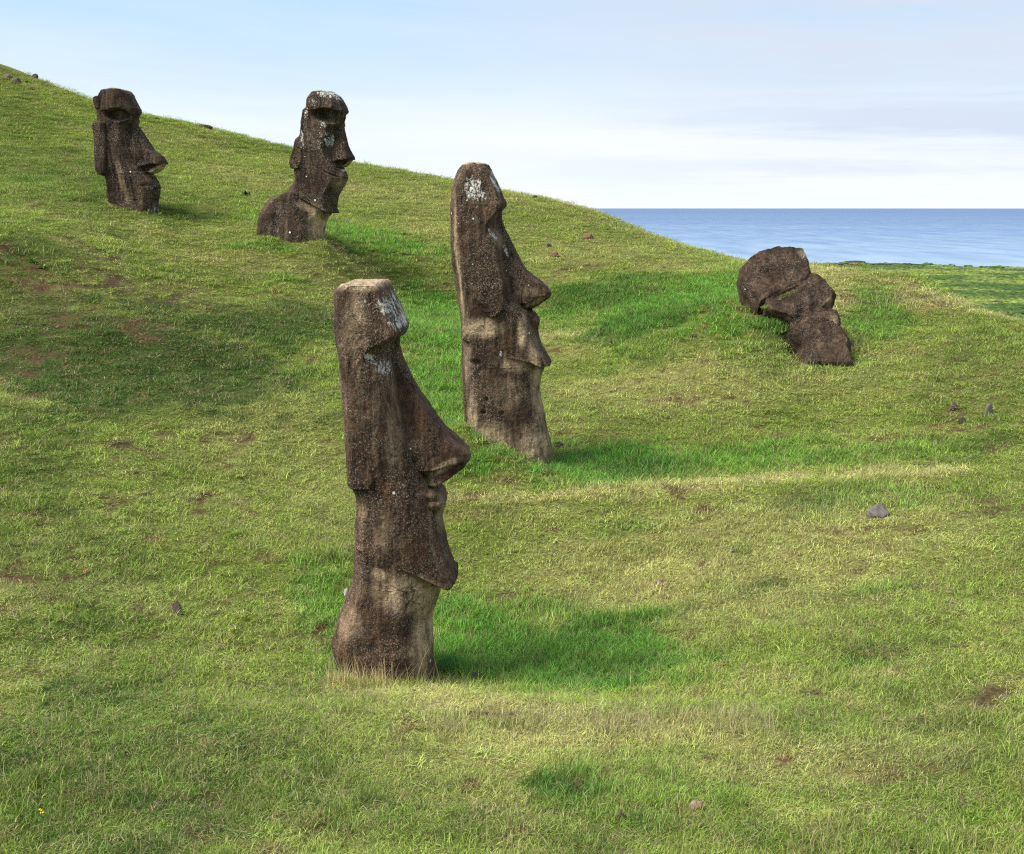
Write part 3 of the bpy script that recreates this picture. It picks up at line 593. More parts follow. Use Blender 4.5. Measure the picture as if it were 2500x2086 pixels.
# --- statue with shoulders on the skyline
fr = Frame(760, 585, 29.0, 18)
comps3 = [
 Comp(fr, H, [(770, 221), (756, 226), (744, 241), (743, 262), (735, 270), (731, 296), (727, 330), (721, 341), (717, 358), (710, 387), (709, 399), (714, 411), (715, 425), (714, 468), (717, 471), (749, 492), (789, 514), (800, 521)],
      [(790, 220), (816, 226), (835, 238), (845, 253), (853, 272), (853, 289), (849, 301), (839, 317), (831, 335), (830, 360), (834, 390), (840, 416, -.1), (845, 435, -.03), (838, 452, -.05), (829, 476), (824, 500), (822, 518), (815, 522)],
      [(220, .36), (260, .42), (400, .43), (520, .40)], rl=[(220, .15), (466, .2), (473, .03)], rr=[(220, .2), (300, .2), (400, .25), (510, .15)], rt=.05, rb=.02, ll=.28, lr=-.2),
 Comp(fr, H, [(770, 221), (752, 235), (752, 274)], [(790, 220), (816, 226), (835, 238), (845, 253), (850, 266), (842, 276)], [(220, .36), (262, .455), (272, .46)], rl=.2, rr=.15, rt=.05, rb=.03, ll=.28, lr=-.25),
 Comp(fr, 'nose', [(795, 268), (785, 330), (782, 370), (786, 388), (794, 400)], [(839, 268), (837, 300), (840, 318), (843, 334), (848, 356), (856, 373), (862, 384), (859, 391), (835, 393), (810, 402)],
      [(268, .08), (330, .12), (375, .23), (400, .25)], rl=.2, rr=[(268, .08), (384, .08), (390, .03)], rt=.05, rb=.02, ll=0.1),
 Comp(fr, 'nose', [(805, 375), (815, 411)], [(856, 373), (862, 386), (860, 393), (848, 406), (838, 411)], [(375, .1), (411, .15)], rl=.1, rr=.06, rt=.05, rb=.03),
 Comp(fr, 'mouth', [(795, 412), (800, 452)], [(842, 412), (846, 425), (849, 434), (847, 441), (840, 452)], [(412, .12), (430, .19), (440, .18), (452, .10)], rl=.35, rr=.16, rt=.08, rb=.12),
 Comp(fr, 'ear', [(726, 330), (720, 343), (716, 358), (709, 387), (707, 399), (712, 411), (722, 415)], [(745, 330), (743, 358), (741, 395), (735, 410), (724, 415)], [(330, .42), (415, .49)], rl=.12, rr=.05, rt=.1, rb=.03, ll=.28, lr=.4),
 Comp(fr, NC, [(714, 440), (712, 480), (700, 540), (690, 598)], [(800, 440), (818, 500), (804, 522), (792, 540), (788, 560), (787, 598)], [(440, .34), (520, .36), (598, .42)], rl=.25, rr=.25, rt=.05, rb=.02, extend=.8, ll=.2),
 Comp(fr, NC, [(713, 425), (705, 449), (695, 467), (672, 476), (653, 485), (641, 500), (631, 519), (625, 543), (624, 567), (624, 598)], [(735, 425), (745, 460), (755, 500), (762, 540), (770, 598)],
      [(425, .2), (480, .45), (520, .58), (598, .68)], rl=.35, rr=.5, rt=.1, rb=.02, extend=.8, ll=.3, lr=.4)]
dents3 = [(803, 284, 42, 17, 8, .17, .35), (800, 312, 22, 20, 0, .03, .9), (820, 431, 34, 2.5, 22, .05, .8), (822, 398, 16, 6, -8, .07, .7), (700, 520, 60, 40, 0, .03, .9), (812, 470, 10, 40, 5, -.03, .9)]
masks3 = [('tan', 775, 555, 26, 60, -8, .9), ('tan', 822, 470, 16, 50, 10, .6), ('tan', 840, 402, 22, 8, -25, .9), ('tan', 765, 515, 50, 12, 25, .5),
          ('lichen', 765, 250, 20, 18, 0, .85), ('lichen', 805, 232, 50, 16, 10, .85), ('lichen', 846, 265, 8, 26, 0, .9), ('lichen', 750, 290, 10, 50, 6, .75), ('lichen', 742, 345, 8, 45, 0, .85), ('lichen', 790, 303, 26, 10, 30, .8), ('lichen', 800, 340, 14, 36, 0, .9),
          ('lichen', 825, 350, 12, 30, 0, .6), ('lichen', 825, 415, 14, 6, 25, .85), ('lichen', 725, 430, 10, 30, 0, .6), ('lichen', 780, 350, 60, 60, 0, .55), ('lichen', 760, 450, 80, 100, 0, .36)]
M3 = stone_mat('weathered_tuff_skyline', .6, .68, .35)
build_statue('stone_statue', 'stone statue spotted with white lichen, its rounded shoulder showing above the turf', HG, fr, comps3, M3, dents3, masks3, rows=360, cols=130, rough=.013, seed=17, k=.8)

# --- leftmost statue
fr = Frame(320, 515, 31.0, 13)
comps4 = [
 Comp(fr, H, [(265, 215.5), (243, 220), (237, 230), (234, 245), (235, 266), (237, 296), (232, 308), (232, 338), (234, 380), (240, 416), (253, 430), (256, 454), (257, 486), (260, 489), (285, 496), (317, 513), (350, 525)],
      [(298, 216), (320, 223), (328, 232), (337, 253), (345, 268), (346, 280), (341, 296), (335, 307), (335, 330), (340, 360), (352, 390), (370, 423, -.1), (381, 443, -.03), (385, 460, -.03), (385, 490, -.1), (389, 519), (392, 530)],
      [(215, .40), (260, .44), (400, .44), (528, .40)], rl=[(215, .12), (485, .2), (492, .03)], rr=[(215, .15), (300, .18), (400, .28), (510, .2)], rt=.03, rb=.02, ll=.3, lr=-.2),
 Comp(fr, H, [(265, 215.5), (247, 224), (247, 274)], [(298, 216), (321, 223), (329, 232), (337, 253), (343, 264), (336, 276)], [(215, .40), (258, .48), (272, .49)], rl=.15, rr=.14, rt=.03, rb=.025, ll=.3, lr=-.28),
 Comp(fr, 'nose', [(298, 262), (292, 310), (298, 350), (306, 390), (322, 414)], [(331, 262), (334, 290), (337, 306), (346, 321), (359, 346), (372, 367), (385, 376), (395, 383), (402, 394), (402, 402), (375, 402), (336, 415)],
      [(262, .09), (310, .13), (370, .24), (414, .28)], rl=.22, rr=[(262, .08), (394, .09), (401, .03)], rt=.05, rb=.02, ll=.1),
 Comp(fr, 'nose', [(345, 380), (352, 424)], [(393, 382), (403, 396), (402, 405), (391, 416), (379, 424)], [(380, .12), (424, .19)], rl=.1, rr=.06, rt=.05, rb=.03),
 Comp(fr, 'mouth', [(336, 438), (340, 486)], [(381, 438), (384, 447), (389, 452), (389, 458), (387, 468), (386, 486)], [(438, .16), (453, .25), (470, .22), (486, .14)], rl=.35, rr=.16, rt=.08, rb=.2),
 Comp(fr, 'ear', [(236, 296), (225, 306), (228, 338), (231, 380), (233, 414), (240, 425), (250, 430)], [(258, 296), (262, 340), (262, 400), (259, 424), (252, 430)], [(296, .49), (430, .52)], rl=.10, rr=.04, rt=.04, rb=.03, ll=.35, lr=.45),
 Comp(fr, 'ear', [(236, 231), (227, 239), (228, 253), (233, 266), (240, 269)], [(243, 231), (247, 245), (247, 262), (242, 269)], [(231, .45), (269, .45)], rl=.08, rr=.08, rt=.05, rb=.05, ll=.35, lr=.45),
 Comp(fr, NC, [(258, 470), (257, 505), (257, 530)], [(340, 470), (352, 500), (384, 530)], [(470, .34), (530, .38)], rl=.2, rr=.2, rt=.02, rb=.02, extend=.9, ll=.3)]
dents4 = [(288, 281, 30, 15, 0, .19, .3), (352, 410, 24, 6, -22, .07, .6), (362, 452, 26, 3, -6, .05, .7), (330, 470, 4, 50, -10, .035, .8), (298, 420, 5, 90, -14, .03, .9), (281, 420, 5, 80, -12, -.02, .9)]
masks4 = [('tan', 370, 415, 28, 8, -28, 1), ('tan', 300, 440, 8, 90, -14, .4), ('tan', 285, 508, 60, 14, 20, .55), ('lichen', 325, 228, 30, 16, 25, .75), ('lichen', 370, 515, 26, 22, 0, .75), ('lichen', 372, 458, 22, 14, 0, .6), ('lichen', 320, 288, 6, 12, 0, .7), ('lichen', 310, 370, 110, 170, 0, .27)]
M4 = stone_mat('weathered_tuff_left', .6, .60, .5)
build_statue('stone_statue', 'leftmost stone head statue, deep eye hollow, hanging ear slab, sunk to its chin', HG, fr, comps4, M4, dents4, masks4, rows=340, cols=130, rough=.013, seed=23, k=.8)

# --- fallen statue
fr = Frame(1960, 850, 20.75, 0, 46)
comps5 = [
 Comp(fr, 'head', [(1930, 611), (1905, 614), (1876, 618), (1841, 630), (1814, 645), (1804, 660), (1805, 682), (1812, 702), (1828, 727), (1842, 748), (1850, 758)],
      [(1935, 611), (1950, 613), (1965, 624), (1973, 640), (1977, 660), (1979, 681), (1963, 702), (1929, 714), (1894, 734), (1860, 752), (1852, 758)],
      [(611, .38), (680, .45), (758, .42)], rl=.22, rr=[(611, .13), (690, .09), (705, .05)], rt=.12, rb=.08, ll=.2, lr=.2),
 Comp(fr, 'face', [(1950, 640), (1900, 700), (1862, 728), (1856, 745), (1856, 760), (1864, 771), (1885, 779), (1908, 784), (1925, 792), (1930, 812), (1935, 830)],
      [(1970, 640), (1982, 681), (1999, 688), (2019, 704), (2034, 722), (2041, 731), (2031, 748), (2012, 766), (2022, 773), (2032, 769), (2046, 776), (2052, 789), (2051, 806), (2056, 822), (2050, 832)],
      [(640, .25), (690, .39), (735, .43), (790, .40), (830, .36)], rl=[(640, .2), (735, .10), (830, .1)], rr=.10, rt=.10, rb=.1, ll=.18, lr=.18),
 Comp(fr, 'chin', [(1985, 797), (1960, 800), (1935, 812), (1913, 822), (1922, 833), (1934, 846), (1950, 862)], [(1990, 797), (2012, 802), (2040, 808), (2057, 820), (2073, 840), (2077, 853), (2072, 864)],
      [(797, .42), (815, .47), (830, .45), (864, .42)], rl=.14, rr=.14, rt=.07, rb=.1, ll=.15, lr=.15, extend=.5)]
dents5 = [(1995, 756, 20, 24, 0, .10, .9), (1925, 715, 46, 5, -28, .05, .8), (1880, 690, 70, 30, 20, .05, .9), (1835, 690, 14, 36, -20, .05, .8), (1958, 770, 16, 30, 10, .07, .9), (2020, 752, 10, 10, 0, .08, .7), (1860, 650, 30, 12, -10, .04, .9)]
masks5 = [('tan', 1965, 625, 26, 20, 30, .3), ('tan', 2025, 745, 14, 22, 30, .5), ('tan', 2040, 785, 16, 18, 0, .4), ('tan', 1940, 845, 20, 12, 20, .4), ('lichen', 1955, 640, 22, 36, 20, .55), ('lichen', 1897, 737, 16, 4, -25, .7), ('lichen', 1990, 700, 40, 16, 20, .55), ('lichen', 1945, 674, 20, 8, 10, .6), ('lichen', 1920, 740, 200, 200, 0, .25)]
fr5 = fr
M5 = stone_mat('weathered_tuff_fallen', .7, .68, .7, .6)
build_statue('fallen_statue', 'toppled broken stone statue lying on the slope, grass growing in its crack', None, fr, comps5, M5, dents5, masks5, rows=260, cols=150, rough=.024, seed=31, k=.55, cat='statue', smooth_k=.028)

# ------------------------------------------------------------------ stones
def rock_mat(name, a, b, lich=.3):
    m, nt, bs = newmat(name); P = N(nt, 'ShaderNodeTexCoord').outputs['Object']
    n1 = noise(nt, P, 14, 6, .7); n2 = noise(nt, P, 60, 4, .7, (1, 1, 1), 4)
    c = mixc(nt, ramp(nt, n1, [(.35, 0), (.65, 1)]), a, b)
    c = mixc(nt, mth(nt, 'MULTIPLY', ramp(nt, n2, [(.56, 0), (.66, 1)]), lich), c, (.42, .40, .36))
    L(nt, c, bs.inputs['Base Color']); bs.inputs['Roughness'].default_value = .95; bs.inputs['Specular IOR Level'].default_value = .2
    bp = N(nt, 'ShaderNodeBump', inp={'Strength': .8, 'Distance': .01}); L(nt, n1, bp.inputs['Height']); L(nt, bp.outputs[0], bs.inputs['Normal'])
    return m
RM = {'grey': rock_mat('grey_rock', (.075, .062, .058), (.17, .145, .13)), 'brown': rock_mat('brown_rock', (.06, .042, .034), (.15, .105, .08)),
      'dark': rock_mat('dark_rock', (.022, .019, .018), (.07, .058, .052), .15), 'red': rock_mat('reddish_rock', (.11, .055, .038), (.2, .11, .08), .15),
      'pale': rock_mat('pale_rock', (.28, .25, .22), (.5, .46, .42)), 'tan': rock_mat('tan_rock', (.16, .115, .075), (.30, .22, .15))}
import bmesh
def ico(sub):
    bm = bmesh.new(); bmesh.ops.create_icosphere(bm, subdivisions=sub, radius=1)
    v = np.array([q.co[:] for q in bm.verts]); f = np.array([[q.index for q in p.verts] for p in bm.faces]); bm.free(); return v, f
IV, IF = ico(4)
def rock(px, py, w, h, kind, label, Y=None, d=None, seed=0, name='rock', cat='rock', yaw=None):
    """w, h: width and visible height in photo pixels"""
    p = ground_at(px, py, Y) if Y is None or Y < 0 else at(px, py, Y)
    sc = p[1]/F; W_, H_ = w*sc/2, h*sc
    D_ = (d*sc/2) if d else W_*.8
    r = np.random.default_rng(seed+int(px*7+py))
    v = IV.copy()
    for _ in range(7):      # chisel flat facets
        n = r.normal(size=3); n /= np.linalg.norm(n); c = r.uniform(.55, .9)
        dd = v@n; v = v-np.maximum(dd-c, 0)[:, None]*n*.9
    v = v*(1+.10*fbm(v*1.6+seed*3.1+px, 5, 3)[:, None]+.03*fbm(v*7+px, 8, 2)[:, None])
    a = r.uniform(0, 3.1) if yaw is None else yaw
    R2 = np.array([[math.cos(a), -math.sin(a), 0], [math.sin(a), math.cos(a), 0], [0, 0, 1]])
    v = v@R2.T
    v = v*np.array([W_, D_, H_*.85])+np.array([0, 0, H_*.20])
    o = mesh_obj(name, v, IF, RM[kind]); o.location = p
    tag(o, label, cat, 'loose stones in the turf'); return o
ROCKS = [
 (428, 1497, 32, 36, 'brown', 'brown lumpy stone alone in the turf left of the nearest statue'),
 (2145, 1258, 66, 26, 'grey', 'flat grey stone slab half sunk in the grass on the right slope'),
 (2328, 1000, 24, 22, 'brown', 'round brown stone, upper left of the three stones on the right slope'),
 (2415, 1014, 24, 28, 'grey', 'pointed grey stone, rightmost of the three stones on the right slope'),
 (2348, 1032, 24, 14, 'dark', 'low dark stone, lowest of the three stones on the right slope'),
 (1514, 2000, 30, 28, 'brown', 'brown stone poking out of tall grass at the bottom edge, left of the two-toned one'),
 (1700, 1976, 42, 24, 'tan', 'tan and grey stone in the foreground grass near the bottom edge'),
 (1445, 1705, 28, 16, 'dark', 'dark stone at the near edge of the bright green hollow'),
 (1516, 2084, 26, 14, 'brown', 'small brown stone cut by the bottom edge of the photo'),
 (1166, 1660, 34, 22, 'dark', 'dark stone in bright grass just right of the nearest statue foot'),
 (1013, 1692, 26, 12, 'grey', 'small grey stone in front of the nearest statue foot'),
 (1068, 1690, 22, 10, 'brown', 'small brown stone below the front of the nearest statue'),
 (1364, 1092, 24, 14, 'dark', 'dark stone beside the foot of the tall central statue'),
 (1693, 825, 18, 9, 'dark', 'small dark stone on the slope left of the fallen statue'),
 (1655, 840, 12, 6, 'grey', 'tiny grey stone left of the dark one below the fallen statue'),
 (1772, 852, 12, 6, 'dark', 'tiny dark stone on the slope below and left of the fallen statue'),
 (2078, 842, 18, 9, 'dark', 'dark stone touching the chin end of the fallen statue'),
 (1354, 627, 22, 12, 'red', 'reddish stone on the slope behind the tall statue nose'),
 (1436, 583, 26, 12, 'red', 'reddish brown mound-shaped stone high on the middle slope'),
 (1340, 603, 14, 8, 'dark', 'small dark stone left of the reddish ones on the middle slope'),
 (1479, 769, 9, 6, 'pale', 'tiny white stone in the dark green patch right of the tall statue'),
 (1792, 1348, 24, 9, 'grey', 'thin grey stone lying in the yellow grass of the middle hollow'),
 (1902, 1332, 12, 7, 'grey', 'tiny grey stone right of the thin one in the middle hollow'),
 (2062, 1430, 11, 8, 'dark', 'tiny dark stone in yellow grass on the right'),
 (2458, 1706, 22, 10, 'grey', 'small grey stone near the right edge of the photo'),
 (1479, 1187, 30, 6, 'tan', 'flat tan stone below the bright green band near the tall statue'),
 (1608, 1425, 9, 7, 'pale', 'tiny pale stone in the yellow grass right of the nearest statue chin'),
 (18, 195, 26, 12, 'brown', 'brown rock high on the hill crest at the left edge'),
 (40, 204, 24, 13, 'brown', 'brown rock beside the one at the left edge, high on the hill'),
 (74, 217, 20, 7, 'brown', 'flat brown rock, third of the row below the left hill crest'),
 (66, 203, 10, 5, 'dark', 'tiny dark rock above the row below the left hill crest'),
 (86, 190, 14, 10, 'dark', 'dark rock breaking the skyline above the leftmost statue'),
 (134, 229, 12, 5, 'brown', 'small brown rock between the crest row and the leftmost statue'),
 (382, 291, 14, 5, 'dark', 'dark rock on the skyline right of the leftmost statue'),
 (497, 313, 40, 8, 'dark', 'long low dark outcrop on the skyline between the two far statues'),
 (1305, 484, 16, 6, 'dark', 'small dark outcrop on the skyline above the middle slope'),
 (845, 1450, 13, 12, 'pale', 'small pale stone resting on the back of the nearest statue'),
]
for i, (px, py, w, h, kd, lb) in enumerate(ROCKS):
    o = rock(px, py, w, h, kd, lb, seed=i)
    if 'resting' in lb: o.location = at(846, 1452, 9.42)
def coast_rock(px, py, w, h, label, seed):
    th = math.atan((px-1250)/F/ (CT+(1043-py)/F*ST)); d = ray(px, py)
    r = coast_r(th)-6; p = d/np.hypot(d[0], d[1])*r; z = float(height([p[0]], [p[1]])[0]); p[2] = z
    sc = r/F; v = IV.copy()*(1+.25*fbm(IV*2.2+seed, 9, 3)[:, None]); v = v*np.array([w*sc/2, 8, h*sc*1.0])
    o = mesh_obj('coastal_outcrop', v, IF, RM['dark']); o.location = p
    tag(o, label, 'rock', 'dark rock outcrops along the shore')
coast_rock(1798, 637, 34, 6, 'small dark outcrop on the shore just left of the fallen statue head', 1)
coast_rock(2084, 636, 62, 6.5, 'long dark outcrop on the shore right of the fallen statue', 2)
coast_rock(2450, 634, 60, 4, 'thin dark outcrop on the shore near the right edge', 3)
coast_rock(2160, 639, 44, 3, 'low dark outcrop on the shore, second to the right of the fallen statue', 4)

# ------------------------------------------------------------------ grass
def grass_mat():
    m, nt, bs = newmat('grass_blades'); nt.nodes.remove(bs)
    out = nt.nodes['Material Output']
    ti = N(nt, 'ShaderNodeAttribute', attribute_type='INSTANCER', attribute_name='tint')
    bl = N(nt, 'ShaderNodeAttribute', attribute_name='bl'); sp = N(nt, 'ShaderNodeSeparateColor'); L(nt, bl.outputs[0], sp.inputs[0])
    v = mth(nt, 'MULTIPLY_ADD', sp.outputs[0], 1.1, .47)
    vc = N(nt, 'ShaderNodeCombineColor')
    for i in range(3): L(nt, v, vc.inputs[i])
    c = mixc(nt, 1, ti.outputs[0], vc.outputs[0], 'MULTIPLY')
    c = mixc(nt, mth(nt, 'MULTIPLY', mth(nt, 'GREATER_THAN', sp.outputs[1], .89), .7), c, (.45, .38, .18))   # straw blades
    c = mixc(nt, mth(nt, 'MULTIPLY', mth(nt, 'LESS_THAN', sp.outputs[1], .05), .7), c, (.19, .10, .055))
    df = N(nt, 'ShaderNodeBsdfDiffuse'); tr = N(nt, 'ShaderNodeBsdfTranslucent'); L(nt, c, df.inputs[0]); L(nt, c, tr.inputs[0])
    gl = N(nt, 'ShaderNodeBsdfGlossy', inp={'Roughness': .45}); gl.inputs[0].default_value = (1, 1, 1, 1)
    mx = N(nt, 'ShaderNodeMixShader'); mx.inputs[0].default_value = .30; L(nt, df.outputs[0], mx.inputs[1]); L(nt, tr.outputs[0], mx.inputs[2])
    m2 = N(nt, 'ShaderNodeMixShader'); m2.inputs[0].default_value = .012; L(nt, mx.outputs[0], m2.inputs[1]); L(nt, gl.outputs[0], m2.inputs[2])
    L(nt, m2.outputs[0], out.inputs[0]); return m
GM = grass_mat()
def clump(n, rad, l0, l1, w, lean, flat=0., seed=0, curl=1.0):
    r = np.random.default_rng(seed); V = []; Fc = []; B = []
    for i in range(n):
        a = r.uniform(0, 6.283); q = rad*math.sqrt(r.random()); bx, by = q*math.cos(a), q*math.sin(a)
        ln = r.uniform(l0, l1); hd = r.uniform(0, 6.283); le = abs(r.normal(0, lean))+flat
        le = min(le, 1.45); cv = r.uniform(.2, .9)*curl; ww = w*r.uniform(.7, 1.3)
        fx = hd+r.uniform(-.6, .6)+1.57; sx_, sy_ = math.cos(fx)*ww, math.sin(fx)*ww
        x, y, z, an = bx, by, -.01, le*.5; rb, rc = r.random(), r.random(); k0 = len(V)
        K = 3
        for j in range(K+1):
            wd = (1-(j/K)**1.6)
            if j < K: V += [(x-sx_*wd, y-sy_*wd, z), (x+sx_*wd, y+sy_*wd, z)]; B += [(rb, rc, j/K)]*2
            else: V.append((x, y, z)); B.append((rb, rc, 1))
            st = ln/K; x += st*math.sin(an)*math.cos(hd); y += st*math.sin(an)*math.sin(hd); z += st*math.cos(an); an = min(an+cv*.55, 2.0)
            if j == 0: an = max(an, le)
        for j in range(K-1):
            a0 = k0+2*j; Fc += [(a0, a0+1, a0+3), (a0, a0+3, a0+2)]
        a0 = k0+2*(K-1); Fc.append((a0, a0+1, a0+2))
    return np.array(V), np.array(Fc), np.array(B)
def variant_collection(name, specs):
    c = bpy.data.collections.new(name)
    for i, s in enumerate(specs):
        v, f, b = clump(seed=100+i, **s)
        o = mesh_obj('grass_clump_%02d' % i, v, f, GM, attrs={'bl': ('FLOAT_COLOR', b)}, smooth=True)
        COL.objects.unlink(o); c.objects.link(o)
    return c
SPECS = [dict(n=44, rad=.075, l0=.02, l1=.06, w=.0016, lean=.95) for _ in range(4)]+\
        [dict(n=46, rad=.07, l0=.05, l1=.115, w=.0017, lean=.45) for _ in range(3)]+\
        [dict(n=16, rad=.07, l0=.06, l1=.17, w=.0011, lean=.5, curl=.5) for _ in range(2)]+\
        [dict(n=34, rad=.085, l0=.02, l1=.06, w=.0016, lean=.3, flat=1.0, curl=.3) for _ in range(2)]
GC = variant_collection('grass_variants', SPECS)
def scatter(name, pts, rot, scl, tint, idx, coll, label, cat=None):
    me = bpy.data.meshes.new(name); me.vertices.add(len(pts)); me.vertices.foreach_set('co', pts.astype(np.float32).ravel())
    for an, d in (('rot', rot), ('scl', scl)):
        a = me.attributes.new(an, 'FLOAT_VECTOR', 'POINT'); a.data.foreach_set('vector', d.astype(np.float32).ravel())
    a = me.attributes.new('tint', 'FLOAT_COLOR', 'POINT'); a.data.foreach_set('color', np.c_[tint, np.ones(len(tint))].astype(np.float32).ravel())
    a = me.attributes.new('vid', 'INT', 'POINT'); a.data.foreach_set('value', idx.astype(np.int32))
    o = bpy.data.objects.new(name, me); COL.objects.link(o)
    g = bpy.data.node_groups.new(name+'_scatter', 'GeometryNodeTree')
    g.interface.new_socket('Geometry', in_out='INPUT', socket_type='NodeSocketGeometry'); g.interface.new_socket('Geometry', in_out='OUTPUT', socket_type='NodeSocketGeometry')
    gi = g.nodes.new('NodeGroupInput'); go = g.nodes.new('NodeGroupOutput')
    ci = g.nodes.new('GeometryNodeCollectionInfo'); ci.inputs['Collection'].default_value = coll; ci.inputs['Separate Children'].default_value = True; ci.inputs['Reset Children'].default_value = True
    ip = g.nodes.new('GeometryNodeInstanceOnPoints'); ip.inputs['Pick Instance'].default_value = True
    def na(nm, t):
        n = g.nodes.new('GeometryNodeInputNamedAttribute'); n.data_type = t; n.inputs['Name'].default_value = nm; return n.outputs['Attribute']
    e2r = g.nodes.new('FunctionNodeEulerToRotation')
    g.links.new(gi.outputs[0], ip.inputs['Points']); g.links.new(ci.outputs[0], ip.inputs['Instance'])
    g.links.new(na('vid', 'INT'), ip.inputs['Instance Index']); g.links.new(na('rot', 'FLOAT_VECTOR'), e2r.inputs[0]); g.links.new(e2r.outputs[0], ip.inputs['Rotation'])
    g.links.new(na('scl', 'FLOAT_VECTOR'), ip.inputs['Scale']); g.links.new(ip.outputs[0], go.inputs[0])
    md = o.modifiers.new('scatter', 'NODES'); md.node_group = g
    tag(o, label, cat, kind='stuff'); return o
# clumps: density falls and clumps widen with distance
RMAX = 62.; DEN = 620.
rr = np.linspace(3.2, RMAX, 4000); sc_ = np.maximum(rr/5, .75)**.66
pdf = DEN/sc_**2*rr*(1+3.2/rr); cdf = np.cumsum(pdf); tot = float((pdf[1:]+pdf[:-1]).dot(np.diff(rr))/2)*1.16
cdf /= cdf[-1]; n = int(tot)
r_ = np.interp(rng.random(n), cdf, rr); th_ = rng.uniform(-.58, .58, n)*(1+3.2/r_)
x_, y_ = r_*np.sin(th_), r_*np.cos(th_)
lush, dark, bare, dry = veg(x_, y_)
keep = rng.random(n) > np.clip(bare*1.25, 0, .93)
x_, y_, r_, lush, dark, bare, dry = (q[keep] for q in (x_, y_, r_, lush, dark, bare, dry)); n = len(x_)
z_ = height(x_, y_)
u = rng.random(n)
tint = np.repeat(C_MID[None], n, 0)
j1 = rng.random(n); j2 = rng.random(n)
dr = np.clip(dry*.9+.25*(j1-.5), 0, 1); tint = mix3(tint, C_DRY, dr*.8)
lu = np.clip(lush+.25*(j2-.5)*(lush > .05), 0, 1); tint = mix3(tint, C_LUSH, lu)
tint = mix3(tint, C_DARK_SHADE, np.clip(dark*.92+.25*(rng.random(n)-.6), 0, .9))
tint = mix3(tint, np.array([.20, .12, .07]), np.where(rng.random(n) < .05+.5*bare+.3*sstep(.3, .8, fbm2(x_, y_, 6., 87, 2)), .65, 0.))
tint *= (1+.55*(rng.random((n, 1))-.5))*(1+.16*(rng.random((n, 3))-.5))
idx = rng.integers(0, 4, n)
idx = np.where(rng.random(n) < lush*.75+.06, rng.integers(4, 7, n), idx)
idx = np.where(rng.random(n) < .035+.12*dry, rng.integers(7, 9, n), idx)
fl = rng.random(n) < .10+.15*bare
idx = np.where(fl & (lush < .5), rng.integers(9, 11, n), idx)
tint = np.where(((idx >= 7) & (lush < .6))[:, None], tint*.35+.65*np.array([.34, .27, .15]), tint)
s = np.maximum(r_/5, .75)**.66; vz = np.maximum(r_/5, .8)**.30*.72
hmod = np.clip(.80+.45*fbm2(x_, y_, 1.6, 81, 2)+.5*fbm2(x_, y_, 5., 83, 2)+.25*lush-.3*bare, .35, 1.9)
jit = rng.uniform(.75, 1.3, n)
scl = np.stack([s*jit, s*jit, vz*hmod*jit], -1)
rot = np.stack([rng.normal(0, .1, n), rng.normal(0, .1, n), rng.uniform(0, 6.283, n)], -1)
scatter('grass', np.c_[x_, y_, z_], rot, scl, tint, idx, GC, 'short mixed turf of green and straw coloured grass over the hillside')
# rank tall stalks at statue feet, along the berms and in the fallen statue's crack
TP = []
def tall(px, py, w, n, dY=.0, col=(.42, .34, .18), ids=(7, 9), sc=1.2, dy=6):
    for i in range(n):
        p = ground_at(px+rng.uniform(-w, w), py+rng.uniform(-dy, dy)); TP.append((p[0], p[1]+dY, float(height([p[0]], [p[1]+dY])[0]), sc*rng.uniform(.7, 1.25), rng.integers(*ids), *col))
tall(925, 1674, 105, 20, 0, (.60, .46, .24), (7, 9), 2.2, 7)
tall(940, 1676, 120, 44, 0, (.30, .36, .07), (4, 7), 1.0, 8)
tall(1235, 1112, 60, 24, 0, (.2, .36, .07), (4, 7), 1.1, 10); tall(1330, 1150, 50, 20, 0, (.14, .36, .06), (4, 7), 1.1, 6); tall(1170, 1068, 30, 14, 0, (.2, .34, .07), (4, 7), 1.1, 8)
tall(820, 1600, 22, 20, 0, (.18, .28, .07), (4, 7), 1.3, 26); tall(1090, 1630, 24, 26, 0, (.08, .25, .05), (4, 7), 1.4, 16)
tall(1460, 1770, 420, 90, 0, (.42, .37, .19), (7, 9), 1.35, 22); tall(2250, 735, 230, 80, 0, (.42, .36, .19), (7, 9), 1.3, 10)
tall(1870, 790, 34, 46, 0, (.19, .36, .07), (4, 7), 1.35, 8); tall(1905, 806, 26, 26, 0, (.2, .36, .07), (4, 7), 1.1, 6); tall(1990, 874, 70, 14, 0, (.16, .25, .06), (4, 7), .8, 3)
for i in range(30):      # in the crack
    f_ = rng.uniform(.38, 1) if i < 22 else rng.uniform(0, .14); px = 1862+f_*98; py = 750-f_*46-5*math.sin(f_*3.1)+rng.uniform(-1.6, 1.6)
    ss, tt = fr5.st(px, py, .40); q = fr5.O+ss*fr5.es+tt*fr5.et+.40*fr5.en
    TP.append((q[0], q[1], q[2]-.03, .42, rng.integers(4, 7), .22, .36, .07))
for i in range(240):     # scattered long stems in the foreground
    r0 = rng.uniform(4.2, 13); t0_ = rng.uniform(-.5, .5); a, b = r0*math.sin(t0_), r0*math.cos(t0_)
    TP.append((a, b, float(height([a], [b])[0]), rng.uniform(.8, 1.5), rng.integers(7, 9), .36, .33, .15))
TP = np.array(TP); m = len(TP)
sz = TP[:, 3]
scatter('tall_grass', TP[:, :3], np.stack([rng.normal(0, .12, m), rng.normal(0, .12, m), rng.uniform(0, 6.28, m)], -1),
        np.stack([np.maximum(sz, sz*np.hypot(TP[:, 0], TP[:, 1])/11), np.maximum(sz, sz*np.hypot(TP[:, 0], TP[:, 1])/11), sz*1.15], -1), TP[:, 5:8]*rng.uniform(.8, 1.15, (m, 1)), TP[:, 4], GC,
        'longer straw and green stalks around the statue feet and along the banks')

